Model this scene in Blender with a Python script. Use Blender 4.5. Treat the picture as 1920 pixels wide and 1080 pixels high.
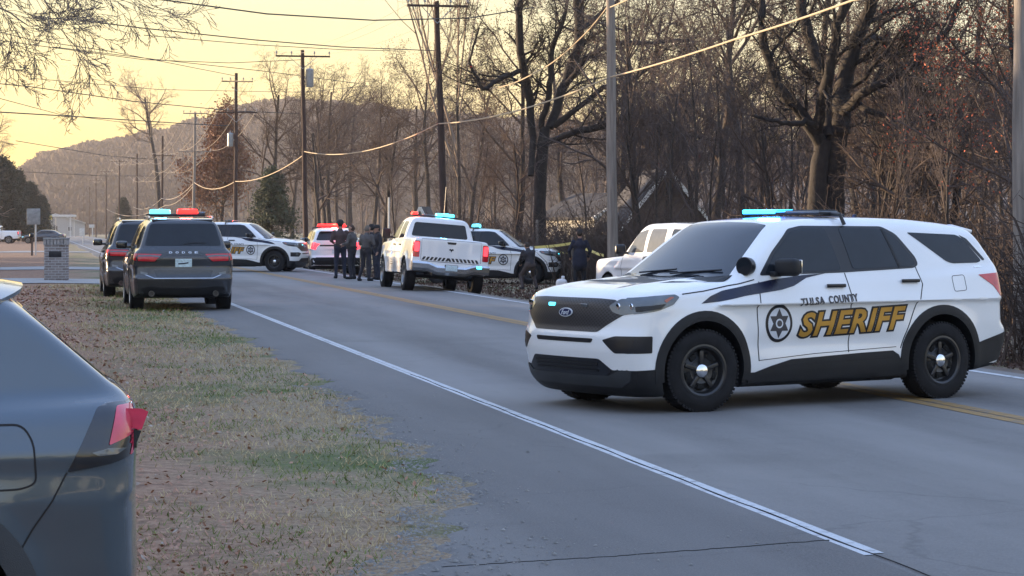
import bpy, bmesh, math, random
import numpy as np
from mathutils import Vector, Matrix
from mathutils.bvhtree import BVHTree
from mathutils.geometry import tessellate_polygon
R = math.radians
for o in list(bpy.data.objects): bpy.data.objects.remove(o)
SC = bpy.context.scene
COL = SC.collection
# ------------------------------------------------------------------ camera
FPX, CH, HY = 4200.0, 1.70, 430.0            # focal length in photo pixels, eye height, horizon row
cam = bpy.data.cameras.new('camera'); camo = bpy.data.objects.new('camera', cam); COL.objects.link(camo)
camo.location = (0, 0, CH); camo.rotation_euler = (R(90), 0, 0)
cam.sensor_width = 36; cam.lens = 36*FPX/1920; cam.shift_y = -(540-HY)/1920
cam.clip_start = .1; cam.clip_end = 9000
SC.camera = camo
SC.render.resolution_x = 1024; SC.render.resolution_y = 576
# ------------------------------------------------------------------ sky, sun, exposure
SUN_EL, SUN_AZ = 4.0, -68.0                  # azimuth measured from +Y (view direction), negative = to the left
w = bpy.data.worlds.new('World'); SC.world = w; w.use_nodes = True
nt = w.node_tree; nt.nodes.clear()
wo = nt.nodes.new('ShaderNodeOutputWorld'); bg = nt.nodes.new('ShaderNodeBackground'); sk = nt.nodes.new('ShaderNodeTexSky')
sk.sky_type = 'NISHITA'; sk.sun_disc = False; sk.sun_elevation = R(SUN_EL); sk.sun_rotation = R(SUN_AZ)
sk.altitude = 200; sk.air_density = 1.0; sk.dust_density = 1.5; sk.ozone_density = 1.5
def wn(t, **k):
    n = nt.nodes.new(t)
    for a, b in k.items(): setattr(n, a, b)
    return n
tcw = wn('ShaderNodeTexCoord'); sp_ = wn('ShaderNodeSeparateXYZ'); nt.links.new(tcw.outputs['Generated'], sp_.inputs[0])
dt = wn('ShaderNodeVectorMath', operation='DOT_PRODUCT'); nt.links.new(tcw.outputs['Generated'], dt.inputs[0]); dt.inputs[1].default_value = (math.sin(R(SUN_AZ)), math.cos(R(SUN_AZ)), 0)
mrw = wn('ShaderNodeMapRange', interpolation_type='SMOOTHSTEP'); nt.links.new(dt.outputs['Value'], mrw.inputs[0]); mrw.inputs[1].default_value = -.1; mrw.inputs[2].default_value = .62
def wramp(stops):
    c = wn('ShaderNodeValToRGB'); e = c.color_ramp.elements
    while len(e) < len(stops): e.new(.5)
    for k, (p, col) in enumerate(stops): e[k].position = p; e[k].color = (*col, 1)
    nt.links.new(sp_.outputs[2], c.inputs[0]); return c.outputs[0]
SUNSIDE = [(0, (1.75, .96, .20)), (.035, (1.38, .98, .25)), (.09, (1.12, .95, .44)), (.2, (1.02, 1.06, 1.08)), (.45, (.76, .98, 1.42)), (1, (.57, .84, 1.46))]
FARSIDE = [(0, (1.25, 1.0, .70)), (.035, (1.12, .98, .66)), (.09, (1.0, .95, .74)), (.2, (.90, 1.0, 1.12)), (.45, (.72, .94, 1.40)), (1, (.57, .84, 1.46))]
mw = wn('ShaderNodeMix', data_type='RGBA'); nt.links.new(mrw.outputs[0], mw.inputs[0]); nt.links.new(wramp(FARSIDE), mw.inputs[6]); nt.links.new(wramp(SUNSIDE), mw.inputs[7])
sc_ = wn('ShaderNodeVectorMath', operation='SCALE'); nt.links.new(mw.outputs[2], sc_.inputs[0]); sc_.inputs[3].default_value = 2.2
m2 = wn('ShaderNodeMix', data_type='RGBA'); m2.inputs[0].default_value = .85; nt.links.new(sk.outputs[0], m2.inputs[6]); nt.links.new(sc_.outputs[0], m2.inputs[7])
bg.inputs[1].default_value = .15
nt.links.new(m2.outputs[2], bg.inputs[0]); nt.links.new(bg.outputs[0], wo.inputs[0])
sun = bpy.data.lights.new('sun', 'SUN'); suno = bpy.data.objects.new('sun', sun); COL.objects.link(suno)
sun.energy = 5.0; sun.angle = R(.5); sun.color = (1, .74, .46)
sd = Vector((math.sin(R(SUN_AZ))*math.cos(R(SUN_EL)), math.cos(R(SUN_AZ))*math.cos(R(SUN_EL)), math.sin(R(SUN_EL))))
suno.rotation_euler = sd.to_track_quat('Z', 'Y').to_euler()
SC.view_settings.view_transform = 'Standard'; SC.view_settings.look = 'None'
SC.view_settings.exposure = 1.8; SC.view_settings.gamma = 1
# ------------------------------------------------------------------ frames
TH = math.atan(885/FPX); CT, ST = math.cos(TH), math.sin(TH)
def rise(u): t = np.clip((np.asarray(u, float)-24)/20, 0, 1); return .15*t*t*(3-2*t)     # the road climbs a little after the first car
def kv(u): return (CH-rise(u))/CH
def RP(V, u, z=0.0):                                                  # road frame (across, along) to world
    V2 = V*float(kv(u)); return Vector((V2*CT-u*ST, V2*ST+u*CT, z))
def UofPx(px, V):                                                     # how far along the road a thing at offset V stands for a bearing
    u = 60.0
    for _ in range(6): V2 = V*float(kv(u)); u = (FPX*V2/(CT*(px-75))-V2*ST)/CT
    return u
def at(px, py, Y): return Vector(((px-960)/FPX*Y, Y, CH-(py-HY)/FPX*Y))   # a measured bearing and height at distance Y
def gz(V, u):                                                         # terrain height in the road frame
    V = np.asarray(V, float); u = np.asarray(u, float)
    t = np.clip((V-11.15)/1.6, 0, 1); z = -.24*t*t*(3-2*t)
    t2 = np.clip((V-17)/30, 0, 1); z = z+.5*t2*t2*(3-2*t2)
    t3 = np.clip((2.9-V)/2.5, 0, 1)
    z = z+.035*t3+.03*np.sin(V*.9+u*.21)*t3*np.clip((2.9-V)/6, 0, 1)
    t5 = np.clip((1.6-V)/1.2, 0, 1)*np.clip((13.5-u)/3, 0, 1); z = z-.15*t5
    t4 = np.clip((u-500)/900, 0, 1); z = z-1.0*t4
    return z+rise(u)
def VU(x, y): u = -x*ST+y*CT; return (x*CT+y*ST)/float(kv(u)), u
def GZ(x, y): V, u = VU(x, y); return float(gz(V, u))
# ------------------------------------------------------------------ object helpers
def link(name, me, mats=(), parent=None, loc=None):
    o = bpy.data.objects.new(name, me); COL.objects.link(o)
    for m in mats: me.materials.append(m)
    if parent is not None: o.parent = parent
    if loc is not None: o.location = loc
    return o
def tag(o, label=None, cat=None, group=None, kind=None):
    if label: o['label'] = label
    if cat: o['category'] = cat
    if group: o['group'] = group
    if kind: o['kind'] = kind
    return o
def empty(name, loc=(0, 0, 0), rz=0, rx=0, ry=0):
    o = bpy.data.objects.new(name, None); COL.objects.link(o); o.location = loc; o.rotation_euler = (rx, ry, rz); o.empty_display_size = .3; return o
def copy_tree(o, parent=None):
    c = o.copy(); COL.objects.link(c)
    if parent is not None: c.parent = parent
    for ch in list(o.children): copy_tree(ch, c)
    return c
def smooth(me, ang=35):
    me.polygons.foreach_set('use_smooth', np.ones(len(me.polygons), bool))
    if ang: me.set_sharp_from_angle(angle=R(ang))
    me.update()
def mesh_np(name, V, F, mats=(), mi=None, sm=35):
    me = bpy.data.meshes.new(name)
    V = np.asarray(V, np.float32)
    if isinstance(F, np.ndarray):
        n, k = F.shape
        me.vertices.add(len(V)); me.vertices.foreach_set('co', V.ravel())
        me.loops.add(n*k); me.loops.foreach_set('vertex_index', F.ravel().astype(np.int32))
        me.polygons.add(n); me.polygons.foreach_set('loop_start', (np.arange(n)*k).astype(np.int32))
        try: me.polygons.foreach_set('loop_total', np.full(n, k, np.int32))
        except Exception: pass
        me.update(calc_edges=True)
    else:
        me.from_pydata([tuple(v) for v in V], [], F); me.update()
    for m in mats: me.materials.append(m)
    if mi is not None: me.polygons.foreach_set('material_index', np.asarray(mi, np.int32))
    if sm is not None: smooth(me, sm)
    return me
class MB:
    """collects shapes and links them as one mesh"""
    def __init__(s): s.v = []; s.f = []
    def add(s, V, F):
        n = len(s.v); s.v += [tuple(p) for p in V]; s.f += [tuple(i+n for i in f) for f in F]; return s
    def box(s, c, d, M=None, bev=0.0):
        bm = bmesh.new(); bmesh.ops.create_cube(bm, size=1)
        bmesh.ops.scale(bm, vec=d, verts=bm.verts)
        if bev: bmesh.ops.bevel(bm, geom=bm.edges[:], offset=bev, segments=3, affect='EDGES', profile=.5)
        if M is not None: bmesh.ops.transform(bm, matrix=M, verts=bm.verts)
        bmesh.ops.translate(bm, vec=c, verts=bm.verts)
        bm.verts.ensure_lookup_table(); s.add([v.co[:] for v in bm.verts], [[v.index for v in f.verts] for f in bm.faces]); bm.free(); return s
    def tube(s, pts, rad, n=8, caps=True):
        pts = [Vector(p) for p in pts]; rad = [rad]*len(pts) if not hasattr(rad, '__len__') else rad
        V = []; F = []; prev = None
        for i, p in enumerate(pts):
            t = (pts[min(i+1, len(pts)-1)]-pts[max(i-1, 0)]).normalized()
            if prev is None: a = t.orthogonal().normalized()
            else:
                a = prev-t*prev.dot(t); a = a.normalized() if a.length > 1e-6 else t.orthogonal().normalized()
            prev = a; b = t.cross(a)
            for k in range(n):
                an = 2*math.pi*k/n; V.append(p+(a*math.cos(an)+b*math.sin(an))*rad[i])
        for i in range(len(pts)-1):
            for k in range(n): F.append((i*n+k, i*n+(k+1) % n, (i+1)*n+(k+1) % n, (i+1)*n+k))
        if caps: F.append(tuple(range(n))[::-1]); F.append(tuple((len(pts)-1)*n+k for k in range(n)))
        return s.add(V, F)
    def lathe(s, prof, n=40, axis='y', M=None):       # prof: (radius, along axis)
        V = []; F = []
        for r, h in prof:
            for k in range(n):
                a = 2*math.pi*k/n; c, q = r*math.cos(a), r*math.sin(a)
                V.append({'y': (c, h, q), 'z': (c, q, h), 'x': (h, c, q)}[axis])
        for i in range(len(prof)-1):
            for k in range(n):
                f = (i*n+k, i*n+(k+1) % n, (i+1)*n+(k+1) % n, (i+1)*n+k)
                F.append(f if axis == 'z' else f[::-1])
        if M is not None: V = [M @ Vector(v) for v in V]
        return s.add(V, F)
    def mesh(s, name, mats, sm=35):
        me = bpy.data.meshes.new(name); me.from_pydata(s.v, [], s.f); me.update()
        for m in (mats if isinstance(mats, (list, tuple)) else [mats]): me.materials.append(m)
        if sm: smooth(me, sm)
        return me
    def build(s, name, mat, parent=None, loc=None, sm=35): return link(name, s.mesh(name, mat, sm), (), parent, loc)
# ------------------------------------------------------------------ materials
def NN(nt, t, **k):
    n = nt.nodes.new(t)
    for a, b in k.items(): setattr(n, a, b)
    return n
def mat(name, col, rough=.5, metal=0, coat=0, var=.12, scale=6, bump=0, bscale=40, emit=None, estr=0, spec=.5, coord='Object', col2=None, trans=0, stretch=None):
    m = bpy.data.materials.new(name); m.use_nodes = True; t = m.node_tree; p = t.nodes['Principled BSDF']
    p.inputs['Roughness'].default_value = rough; p.inputs['Metallic'].default_value = metal
    p.inputs['Coat Weight'].default_value = coat; p.inputs['Coat Roughness'].default_value = .03
    p.inputs['Specular IOR Level'].default_value = spec
    tc = NN(t, 'ShaderNodeTexCoord'); mp = NN(t, 'ShaderNodeMapping'); t.links.new(tc.outputs[coord], mp.inputs[0])
    if stretch: mp.inputs['Scale'].default_value = stretch
    no = NN(t, 'ShaderNodeTexNoise'); no.inputs['Scale'].default_value = scale; no.inputs['Detail'].default_value = 5
    t.links.new(mp.outputs[0], no.inputs['Vector'])
    mx = NN(t, 'ShaderNodeMix', data_type='RGBA'); c = np.array(col[:3], float)
    if col2 is None: a, b = c*(1-var), np.minimum(c*(1+var), 1)
    else: a, b = c, np.array(col2[:3])
    mr = NN(t, 'ShaderNodeMapRange'); mr.inputs[1].default_value = .3; mr.inputs[2].default_value = .7
    t.links.new(no.outputs['Fac'], mr.inputs[0]); t.links.new(mr.outputs[0], mx.inputs[0])
    mx.inputs[6].default_value = (*a, 1); mx.inputs[7].default_value = (*b, 1)
    t.links.new(mx.outputs[2], p.inputs['Base Color'])
    if bump:
        n2 = NN(t, 'ShaderNodeTexNoise'); n2.inputs['Scale'].default_value = bscale; n2.inputs['Detail'].default_value = 6
        t.links.new(mp.outputs[0], n2.inputs['Vector'])
        b_ = NN(t, 'ShaderNodeBump'); b_.inputs['Strength'].default_value = bump; b_.inputs['Distance'].default_value = .02
        t.links.new(n2.outputs['Fac'], b_.inputs['Height']); t.links.new(b_.outputs[0], p.inputs['Normal'])
    if emit: p.inputs['Emission Color'].default_value = (*emit, 1); p.inputs['Emission Strength'].default_value = estr
    if trans: p.inputs['Transmission Weight'].default_value = trans
    return m
# ------------------------------------------------------------------ solids from smooth functions
def smax(a, b, k): return np.maximum(a, b)+np.maximum(k-np.abs(a-b), 0)**2/(4*k)
def smin(a, b, k): return -smax(-a, -b, k)
def tab(xs, ys, sm=.06):
    g = np.linspace(xs[0]-1, xs[-1]+1, 1200); v = np.interp(g, xs, ys); st = g[1]-g[0]; k = max(1, int(sm/st))
    ker = np.hanning(2*k+3); ker /= ker.sum(); v = np.convolve(np.pad(v, k+1, 'edge'), ker, 'valid')
    return lambda x: np.interp(x, g, v)
def nets(fn, lo, hi, cell, block=None):
    """surface nets with the vertices pulled on to the zero level"""
    ax = [np.arange(l, h+cell, cell) for l, h in zip(lo, hi)]
    X, Y, Z = np.meshgrid(*ax, indexing='ij'); D = fn(X, Y, Z)
    n = np.array(D.shape); S = D < 0
    cs = np.zeros(tuple(n-1), np.int8)
    for i in (0, 1):
        for j in (0, 1):
            for k in (0, 1): cs += S[i:n[0]-1+i, j:n[1]-1+j, k:n[2]-1+k]
    act = (cs > 0) & (cs < 8); idx = -np.ones(cs.shape, np.int64); ii = np.argwhere(act); idx[act] = np.arange(len(ii))
    P = np.zeros((len(ii), 3)); cnt = np.zeros(len(ii))
    for a in range(3):
        o = [x for x in range(3) if x != a]
        for s in (0, 1):
            for t in (0, 1):
                b = ii.copy(); b[:, o[0]] += s; b[:, o[1]] += t; e = b.copy(); e[:, a] += 1
                d0 = D[tuple(b.T)]; d1 = D[tuple(e.T)]; cr = (d0 < 0) != (d1 < 0)
                f = np.where(cr, d0/np.where(cr, d0-d1, 1), 0); q = b.astype(float); q[:, a] += f
                P[cr] += q[cr]; cnt[cr] += 1
    P = P/cnt[:, None]*cell+np.array([x[0] for x in ax])
    F = []
    for a in range(3):
        o = [(a+1) % 3, (a+2) % 3]
        sl0 = [slice(None)]*3; sl1 = [slice(None)]*3; sl0[a] = slice(0, n[a]-1); sl1[a] = slice(1, n[a])
        c = S[tuple(sl0)] != S[tuple(sl1)]; e = np.argwhere(c)
        ok = (e[:, o[0]] > 0) & (e[:, o[1]] > 0) & (e[:, o[0]] < n[o[0]]-1) & (e[:, o[1]] < n[o[1]]-1); e = e[ok]
        q = []
        for s, t in ((-1, -1), (0, -1), (0, 0), (-1, 0)):
            g = e.copy(); g[:, o[0]] += s; g[:, o[1]] += t; q.append(idx[tuple(g.T)])
        q = np.stack(q, 1); fl = S[tuple(e.T)]; q[~fl] = q[~fl][:, ::-1]; F.append(q)
    F = np.concatenate(F); F = F[(F >= 0).all(1)]
    h = cell*.1
    for it in range(4):
        f0 = fn(*P.T); g = np.stack([(fn(*(P+d).T)-fn(*(P-d).T))/(2*h) for d in np.eye(3)*h], 1)
        st = -(f0/np.maximum((g**2).sum(1), .05))[:, None]*g; l = np.linalg.norm(st, axis=1, keepdims=True)
        P = P+st*np.minimum(1, cell*.5/np.maximum(l, 1e-9))*.8
    return P, F
# ------------------------------------------------------------------ vehicle bodies
def rnd(poly, r=.03, n=4):
    out = []; N = len(poly)
    for i in range(N):
        p, a, b = Vector(poly[i]), Vector(poly[i-1]), Vector(poly[(i+1) % N])
        la, lb = (a-p).length, (b-p).length
        rr = min(r, la*.45, lb*.45)
        p0 = p+(a-p)/max(la, 1e-9)*rr; p1 = p+(b-p)/max(lb, 1e-9)*rr
        for k in range(n+1):
            t = k/n; out.append(tuple((1-t)**2*p0+2*t*(1-t)*p+t*t*p1))
    return out
def arcband(cx, cz, r0, r1, a0, a1, n=28):
    A = [a0+(a1-a0)*i/n for i in range(n+1)]
    return [(cx+r1*math.cos(R(a)), cz+r1*math.sin(R(a))) for a in A]+[(cx+r0*math.cos(R(a)), cz+r0*math.sin(R(a))) for a in A[::-1]]
def circ(cx, cz, r, n=32, ry=None): return [(cx+r*math.cos(2*math.pi*i/n), cz+(ry or r)*math.sin(2*math.pi*i/n)) for i in range(n)]
def line2(pts, w):
    """a thin closed strip along a polyline"""
    P = [Vector(p) for p in pts]; L_ = []; R_ = []
    for i, p in enumerate(P):
        t = (P[min(i+1, len(P)-1)]-P[max(i-1, 0)]).normalized(); n = Vector((-t.y, t.x))*w/2; L_.append(tuple(p+n)); R_.append(tuple(p-n))
    return L_+R_[::-1]
_fc = {}
def text2(txt, size=1, shear=0, off=0, sx=1, space=1):
    c = bpy.data.curves.new('t', 'FONT'); c.body = txt; c.size = size; c.shear = shear; c.offset = off; c.align_x = 'CENTER'; c.align_y = 'CENTER'; c.resolution_u = 3; c.space_character = space
    o = bpy.data.objects.new('t', c); COL.objects.link(o); bpy.context.view_layer.update()
    me = o.evaluated_get(bpy.context.evaluated_depsgraph_get()).to_mesh()
    V = [(v.co.x*sx, v.co.y) for v in me.vertices]; F = [tuple(p.vertices) for p in me.polygons]
    o.evaluated_get(bpy.context.evaluated_depsgraph_get()).to_mesh_clear(); bpy.data.objects.remove(o); return V, F
class Body:
    def __init__(s, P, F, L):
        s.P, s.F, s.L = P, F, L; s.bvh = BVHTree.FromPolygons([tuple(p) for p in P], [tuple(f) for f in F.tolist()])
    def hit(s, a, b, view):
        for _ in range(6):                        # do not run past the corners of the body
            p, d = s.hit0(a, b, view)
            if view in ('front', 'rear'):
                if abs(a) < .3: break
                q = s.hit0(a-math.copysign(.03, a), b, view)[0]
                if abs(p.x-q.x) < .11: break
                a -= math.copysign(.03, a)
            elif view in ('left', 'right'):
                if .24 < a < s.L-.4: break
                st_ = .03 if a < s.L/2 else -.03
                q = s.hit0(a+st_, b, view)[0]
                if abs(p.y-q.y) < .09: break
                a += st_
            else: break
        return p, d
    def hit0(s, a, b, view):
        o, d = {'left': ((a, -4, b), (0, 1, 0)), 'right': ((a, 4, b), (0, -1, 0)), 'front': ((-4, a, b), (1, 0, 0)),
                'rear': ((s.L+4, a, b), (-1, 0, 0)), 'top': ((a, b, 6), (0, 0, -1))}[view]
        o, d = Vector(o), Vector(d); h = s.bvh.ray_cast(o, d)
        if h[0] is None:
            c = {'left': (a, -.8, b), 'right': (a, .8, b), 'front': (.3, a, b), 'rear': (s.L-.3, a, b), 'top': (a, b, 1.5)}[view]
            q = s.bvh.find_nearest(Vector(c))[0]
            pr = {'left': (a, q.y, b), 'right': (a, q.y, b), 'front': (q.x, a, b), 'rear': (q.x, a, b), 'top': (a, b, q.z)}[view]
            return Vector(pr), d
        return h[0], d
    def patch(s, view, loops, off=.004, depth=.012, grid=.05, tri=None, ring=None):
        """a flat outline (or ready triangles) laid on to the body, returned as (verts, faces)"""
        bm = bmesh.new()
        if tri is None:
            lp = loops if isinstance(loops[0][0], (list, tuple)) else [loops]
            flat = [p for l in lp for p in l]; T = tessellate_polygon([[Vector((p[0], p[1], 0)) for p in l] for l in lp])
            vs = [bm.verts.new((p[0], p[1], 0)) for p in flat]
        else: vs = [bm.verts.new((p[0], p[1], 0)) for p in tri[0]]; T = tri[1]
        for t in T:
            try: bm.faces.new([vs[i] for i in t])
            except ValueError: pass
        bmesh.ops.remove_doubles(bm, verts=bm.verts, dist=1e-5)
        xs = [v.co.x for v in bm.verts]; ys = [v.co.y for v in bm.verts]
        for ax, (l, h) in enumerate(((min(xs), max(xs)), (min(ys), max(ys)))):
            g = math.ceil(l/grid)*grid
            while g < h:
                co = [0, 0, 0]; co[ax] = g; no = [0, 0, 0]; no[ax] = 1
                bmesh.ops.bisect_plane(bm, geom=bm.verts[:]+bm.edges[:]+bm.faces[:], plane_co=co, plane_no=no, dist=1e-6); g += grid
        bnd = [e for e in bm.edges if e.is_boundary]
        bm.verts.ensure_lookup_table(); bm.verts.index_update()
        n = len(bm.verts); V = []; W = []
        for v in bm.verts:
            if ring:                              # near a wheel arch the body is sampled just outside the opening
                dx, dz = v.co.x-ring[0], v.co.y-ring[1]; q = max(math.hypot(dx, dz), 1e-6); k_ = max(1, ring[2]/q)
                p, d = s.hit(ring[0]+dx*k_, ring[1]+dz*k_, view); p = Vector((v.co.x, p.y, v.co.y))
            else: p, d = s.hit(v.co.x, v.co.y, view)
            V.append(p-d*off); W.append(p+d*depth)
        want = -Vector(d); F = []
        for f in bm.faces:
            ids = [v.index for v in f.verts]; a, b, c = V[ids[0]], V[ids[1]], V[ids[2]]
            nn = Vector((0, 0, 0))
            for i in range(len(ids)): nn += V[ids[i]].cross(V[ids[(i+1) % len(ids)]])
            F.append(tuple(ids) if nn.dot(want) > 0 else tuple(ids[::-1]))
        dirs = {}
        for f in F:
            for i in range(len(f)): dirs[(f[i], f[(i+1) % len(f)])] = 1
        m = {}
        for e in bnd:
            a, b = e.verts[0].index, e.verts[1].index
            if (a, b) not in dirs: a, b = b, a
            for q in (a, b):
                if q not in m: m[q] = len(V)+len(m)
            F.append((b, a, m[a], m[b]))
        V2 = V+[None]*len(m)
        for q, i in m.items(): V2[i] = W[q]
        bm.free(); return V2, F
def sides(vws, poly):    # helper: mirror a front/rear outline in y
    return [(-a, b) for a, b in poly]
class Car:
    def __init__(s, name, sp, cell, label, cat, group=None):
        s.sp = sp; s.L = sp['L']; s.root = empty(name); tag(s.root, label, cat, group); s.cell = cell
        s.fn = s.make_fn(sp); W = sp['W']; c = cell
        P, F = nets(s.fn, (-.1-c, -W-.1-c/2, .08), (s.L+.1, W+.1, sp['top']+.1), c)
        s.b = Body(P, F, s.L); C = P[F].mean(1); n = np.cross(P[F[:, 1]]-P[F[:, 0]], P[F[:, 2]]-P[F[:, 0]]); n /= np.linalg.norm(n, axis=1, keepdims=True)+1e-9
        mi = np.zeros(len(F), int)
        for ax_, r in sp['arches']:
            d = np.hypot(C[:, 0]-ax_, C[:, 2]-sp['axz']); mi[(d < r+.25*c) & (np.abs(C[:, 1]) > .4)] = 1
        mi[(n[:, 2] < -.6) & (C[:, 2] < .5)] = 1
        if 'black' in sp: mi[sp['black'](C)] = 1
        P = P.copy(); P[:, 0] -= s.L/2
        s.body = link('body', mesh_np('body', P, F, (sp['paint'], M['plastic']), mi), (), s.root)
    def make_fn(s, sp):
        Hl = tab(*sp['hl'], sm=sp.get('hls', .1)); Wz = tab(*sp['wz'], sm=.08); Wx = tab(*sp['wx'], sm=.25); F0 = tab(*sp['f0'], sm=.07); R0 = tab(*sp['r0'], sm=.05)
        ZB = tab(*sp['zb'], sm=.1); Hr = tab(*sp['roof'], sm=.25); W = sp['W']; g = sp['gh']
        def fn(x, y, z):
            a = np.abs(y); q = a/W
            fl = 0
            for ax_, r in sp['arches']:
                d = np.hypot(x-ax_, z-sp['axz']); fl = fl+sp.get('flare', .018)*np.exp(-((d-r)/.10)**2)
            w_ = Wz(z)*Wx(x)+fl
            for (cz, dz, amp, x0, x1) in sp.get('crease', ()):
                w_ = w_+amp*np.exp(-((z-cz)/dz)**2)/(1+np.exp(-(x-x0)/.15))/(1+np.exp((x-x1)/.15))
            side = a-w_
            top = z-Hl(x)+sp['crown']*q**4-(sp.get('hoodrib', 0)*np.exp(-((a-.55)/.10)**2)*(x < 1.3))
            fr = F0(z)+sp['cf'][0]*q**2+sp['cf'][1]*q**6-x
            re = x-R0(z)+sp['cr'][0]*q**2+sp['cr'][1]*q**6
            k = sp.get('k', .09)
            low = smax(smax(side, top, k), smax(fr, re, .02), k*.8); low = smax(low, ZB(x)-z, .05)
            wg = g['w0']-(z-g['z0'])*g['tum']-.10*np.maximum(z-g['z0']-.25, 0)**2*4
            wg = wg-g.get('tap', 0)*np.maximum(x-g.get('tx', 3), 0)**2
            gs = a-wg
            gt = z-Hr(x)+g['crown']*q**2
            gf = (g['xb']+(z-g['zb'])*g['sl']+g['cv']*q**2-x)/math.hypot(1, g['sl'])
            gr = (x-(g['xr']-smax(z-g['zr'], -.02+0*z, .04)*g['sr']-g['cvr']*q**2))/math.hypot(1, g['sr'])
            gh = smax(smax(gs, gt, .12), smax(gf, gr, .02), .07); gh = smax(gh, (g['z0']-.3)-z, .02)
            f = smin(low, gh, g.get('k', .05))
            if 'bed' in sp:
                x0, x1, yb, zb_ = sp['bed']; bx = np.maximum(np.maximum(x0-x, x-x1), np.maximum(a-yb, zb_-z)); f = smax(f, -bx, .02)
            for ax_, r in sp['arches']:
                d = np.hypot(x-ax_, z-sp['axz'])-r; f = np.maximum(f, -np.maximum(d, .52-a))
            return f
        return fn
    def put(s, name, parts, mt, parent=None, sm=40):
        mb = MB()
        for V, F in parts: mb.add([(p[0]-s.L/2, p[1], p[2]) for p in V], F)
        return mb.build(name, mt, parent or s.root, sm=sm)
    def p(s, name, mt, view, loops, off=.004, depth=.012, grid=.05, parent=None, **k):
        return s.put(name, [s.b.patch(view, loops, off, depth, grid, **k)], mt, parent)
    def both(s, name, mt, loops, off=.004, depth=.012, grid=.05, parent=None, **k):
        return [s.p(name, mt, v, loops, off, depth, grid, parent, **k) for v in ('left', 'right')]
    def pair(s, name, mt, view, loops, off=.004, depth=.012, grid=.05):     # front / rear: mirrored in y
        return [s.p(name, mt, view, lp, off, depth, grid) for lp in (loops, [(-a, b) for a, b in loops])]
    def text(s, name, mt, view, txt, cx, cz, w, h, shear=0, off_out=0, lift=.006, space=1, slope=0, parent=None, grid=.04):
        V, F = text2(txt, 1, shear, off_out, 1, space); X = np.array(V); mn, mx = X.min(0), X.max(0)
        V0, _ = (text2(txt, 1, shear, 0, 1, space) if off_out else (V, F)); X0 = np.array(V0); mn, mx = X0.min(0), X0.max(0)
        X = (X-(mn+mx)/2)/(mx-mn)*np.array([w, h]); sgn = -1 if view in ('right', 'front') else 1
        if view == 'left': X[:, 1] += slope*X[:, 0]
        if view == 'right': X[:, 1] -= slope*X[:, 0]
        pts = [(cx+sgn*a, cz+b) for a, b in X]
        return s.put(name, [s.b.patch(view, None, lift, .0, grid, tri=(pts, F))], mt, parent)
    def wheel(s, x, side, r, tw, rim, kind='steel', steer=0, track=None):
        """side -1 = driver's side"""
        y = side*(track or s.sp['track']); rt = empty('wheel', (x-s.L/2, y, r-.004), 0 if side < 0 else math.pi); rt.parent = s.root
        rt.rotation_euler[2] += steer
        h = tw/2
        t = MB().lathe([(rim, h*.8), (rim+.012, h*.92), (r-.10, h), (r-.035, h*.97), (r-.008, h*.82), (r, h*.6), (r, -h*.6), (r-.008, -h*.82), (r-.035, -h*.97), (r-.10, -h), (rim+.015, -h*.95), (rim, -h*.86)], 56)
        nt_ = 64
        for k in range(nt_):                     # tread blocks at the shoulder
            a = 2*math.pi*k/nt_; Mx = Matrix.Rotation(-a, 3, 'Y')
            for sy in (-1, 1):
                c = Mx @ Vector((r-.006, sy*h*.72, 0)); t.box(c, (.022, .045, .022), Mx.to_4x4())
        t.build('tyre', M['rubber'], rt)
        rm = MB().lathe([(rim+.014, -h*.97), (rim-.004, -h*.99), (rim-.022, -h*.90), (rim-.03, -h*.55), (rim-.05, -h*.25), (rim-.05, h*.8)], 48)
        if kind == 'steel':
            rm.lathe([(rim-.03, -h*.45), (rim-.06, -h*.35), (rim-.10, -h*.5), (.12, -h*.62), (.07, -h*.5), (0.001, -h*.5)], 48)
            for k in range(5):
                a = 2*math.pi*(k+.25)/5; Mx = Matrix.Rotation(-a, 3, 'Y')
                rm.box(Mx @ Vector((.125, -h*.60, 0)), (.13, .03, .045), Mx.to_4x4(), .01)
        else:
            n_ = 5
            rm.lathe([(.062, -h*.2), (.065, -h*.75), (.05, -h*.8), (.001, -h*.8)], 24)
            for k in range(n_):
                a = 2*math.pi*(k+.25)/n_
                for da in (-.13, .13):
                    Mx = Matrix.Rotation(-(a+da), 3, 'Y'); rm.box(Mx @ Vector(((rim+.03)/2, -h*.62, 0)), (rim-.05, .035, .03), Mx.to_4x4(), .008)
        rm.build('rim', M['rim_black'] if kind == 'steel' else M['rim_grey'], rt)
        MB().lathe([(.17, -h*.1), (.001, -h*.1)], 32).build('brake_disc', M['steel'], rt)
        if kind == 'steel':
            # dark hand holes of the pressed wheel
            for k in range(5):
                a = 2*math.pi*(k+.75)/5; Mx = Matrix.Rotation(-a, 3, 'Y'); c = Mx @ Vector((rim-.085, -h*.50, 0)); MB().box(c, (.05, .03, .075), Mx.to_4x4(), .012).build('hand_hole', M['hole'], rt)
            MB().lathe([(.062, -h*.5), (.064, -h*.78), (.052, -h*.90), (.03, -h*.96), (.001, -h*.98)], 32).build('hubcap', M['chrome'], rt)
        return rt
    def place(s, loc, rz, rx=0, ry=0): s.root.location = loc; s.root.rotation_euler = (rx, ry, rz); return s.root
def stand(root, L, lx, ly, wx, wy, fwd, z=None, roll=0, pitch=0):
    """stand a vehicle so that its local point (lx from the nose, ly) is over world (wx, wy), heading fwd degrees"""
    rz = R(fwd+180); c, s_ = math.cos(rz), math.sin(rz); x = lx-L/2
    px_, py_ = wx-(x*c-ly*s_), wy-(x*s_+ly*c)
    root.location = (px_, py_, GZ(px_, py_) if z is None else z); root.rotation_euler = (R(roll), R(pitch), rz); return root
M = {}
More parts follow.
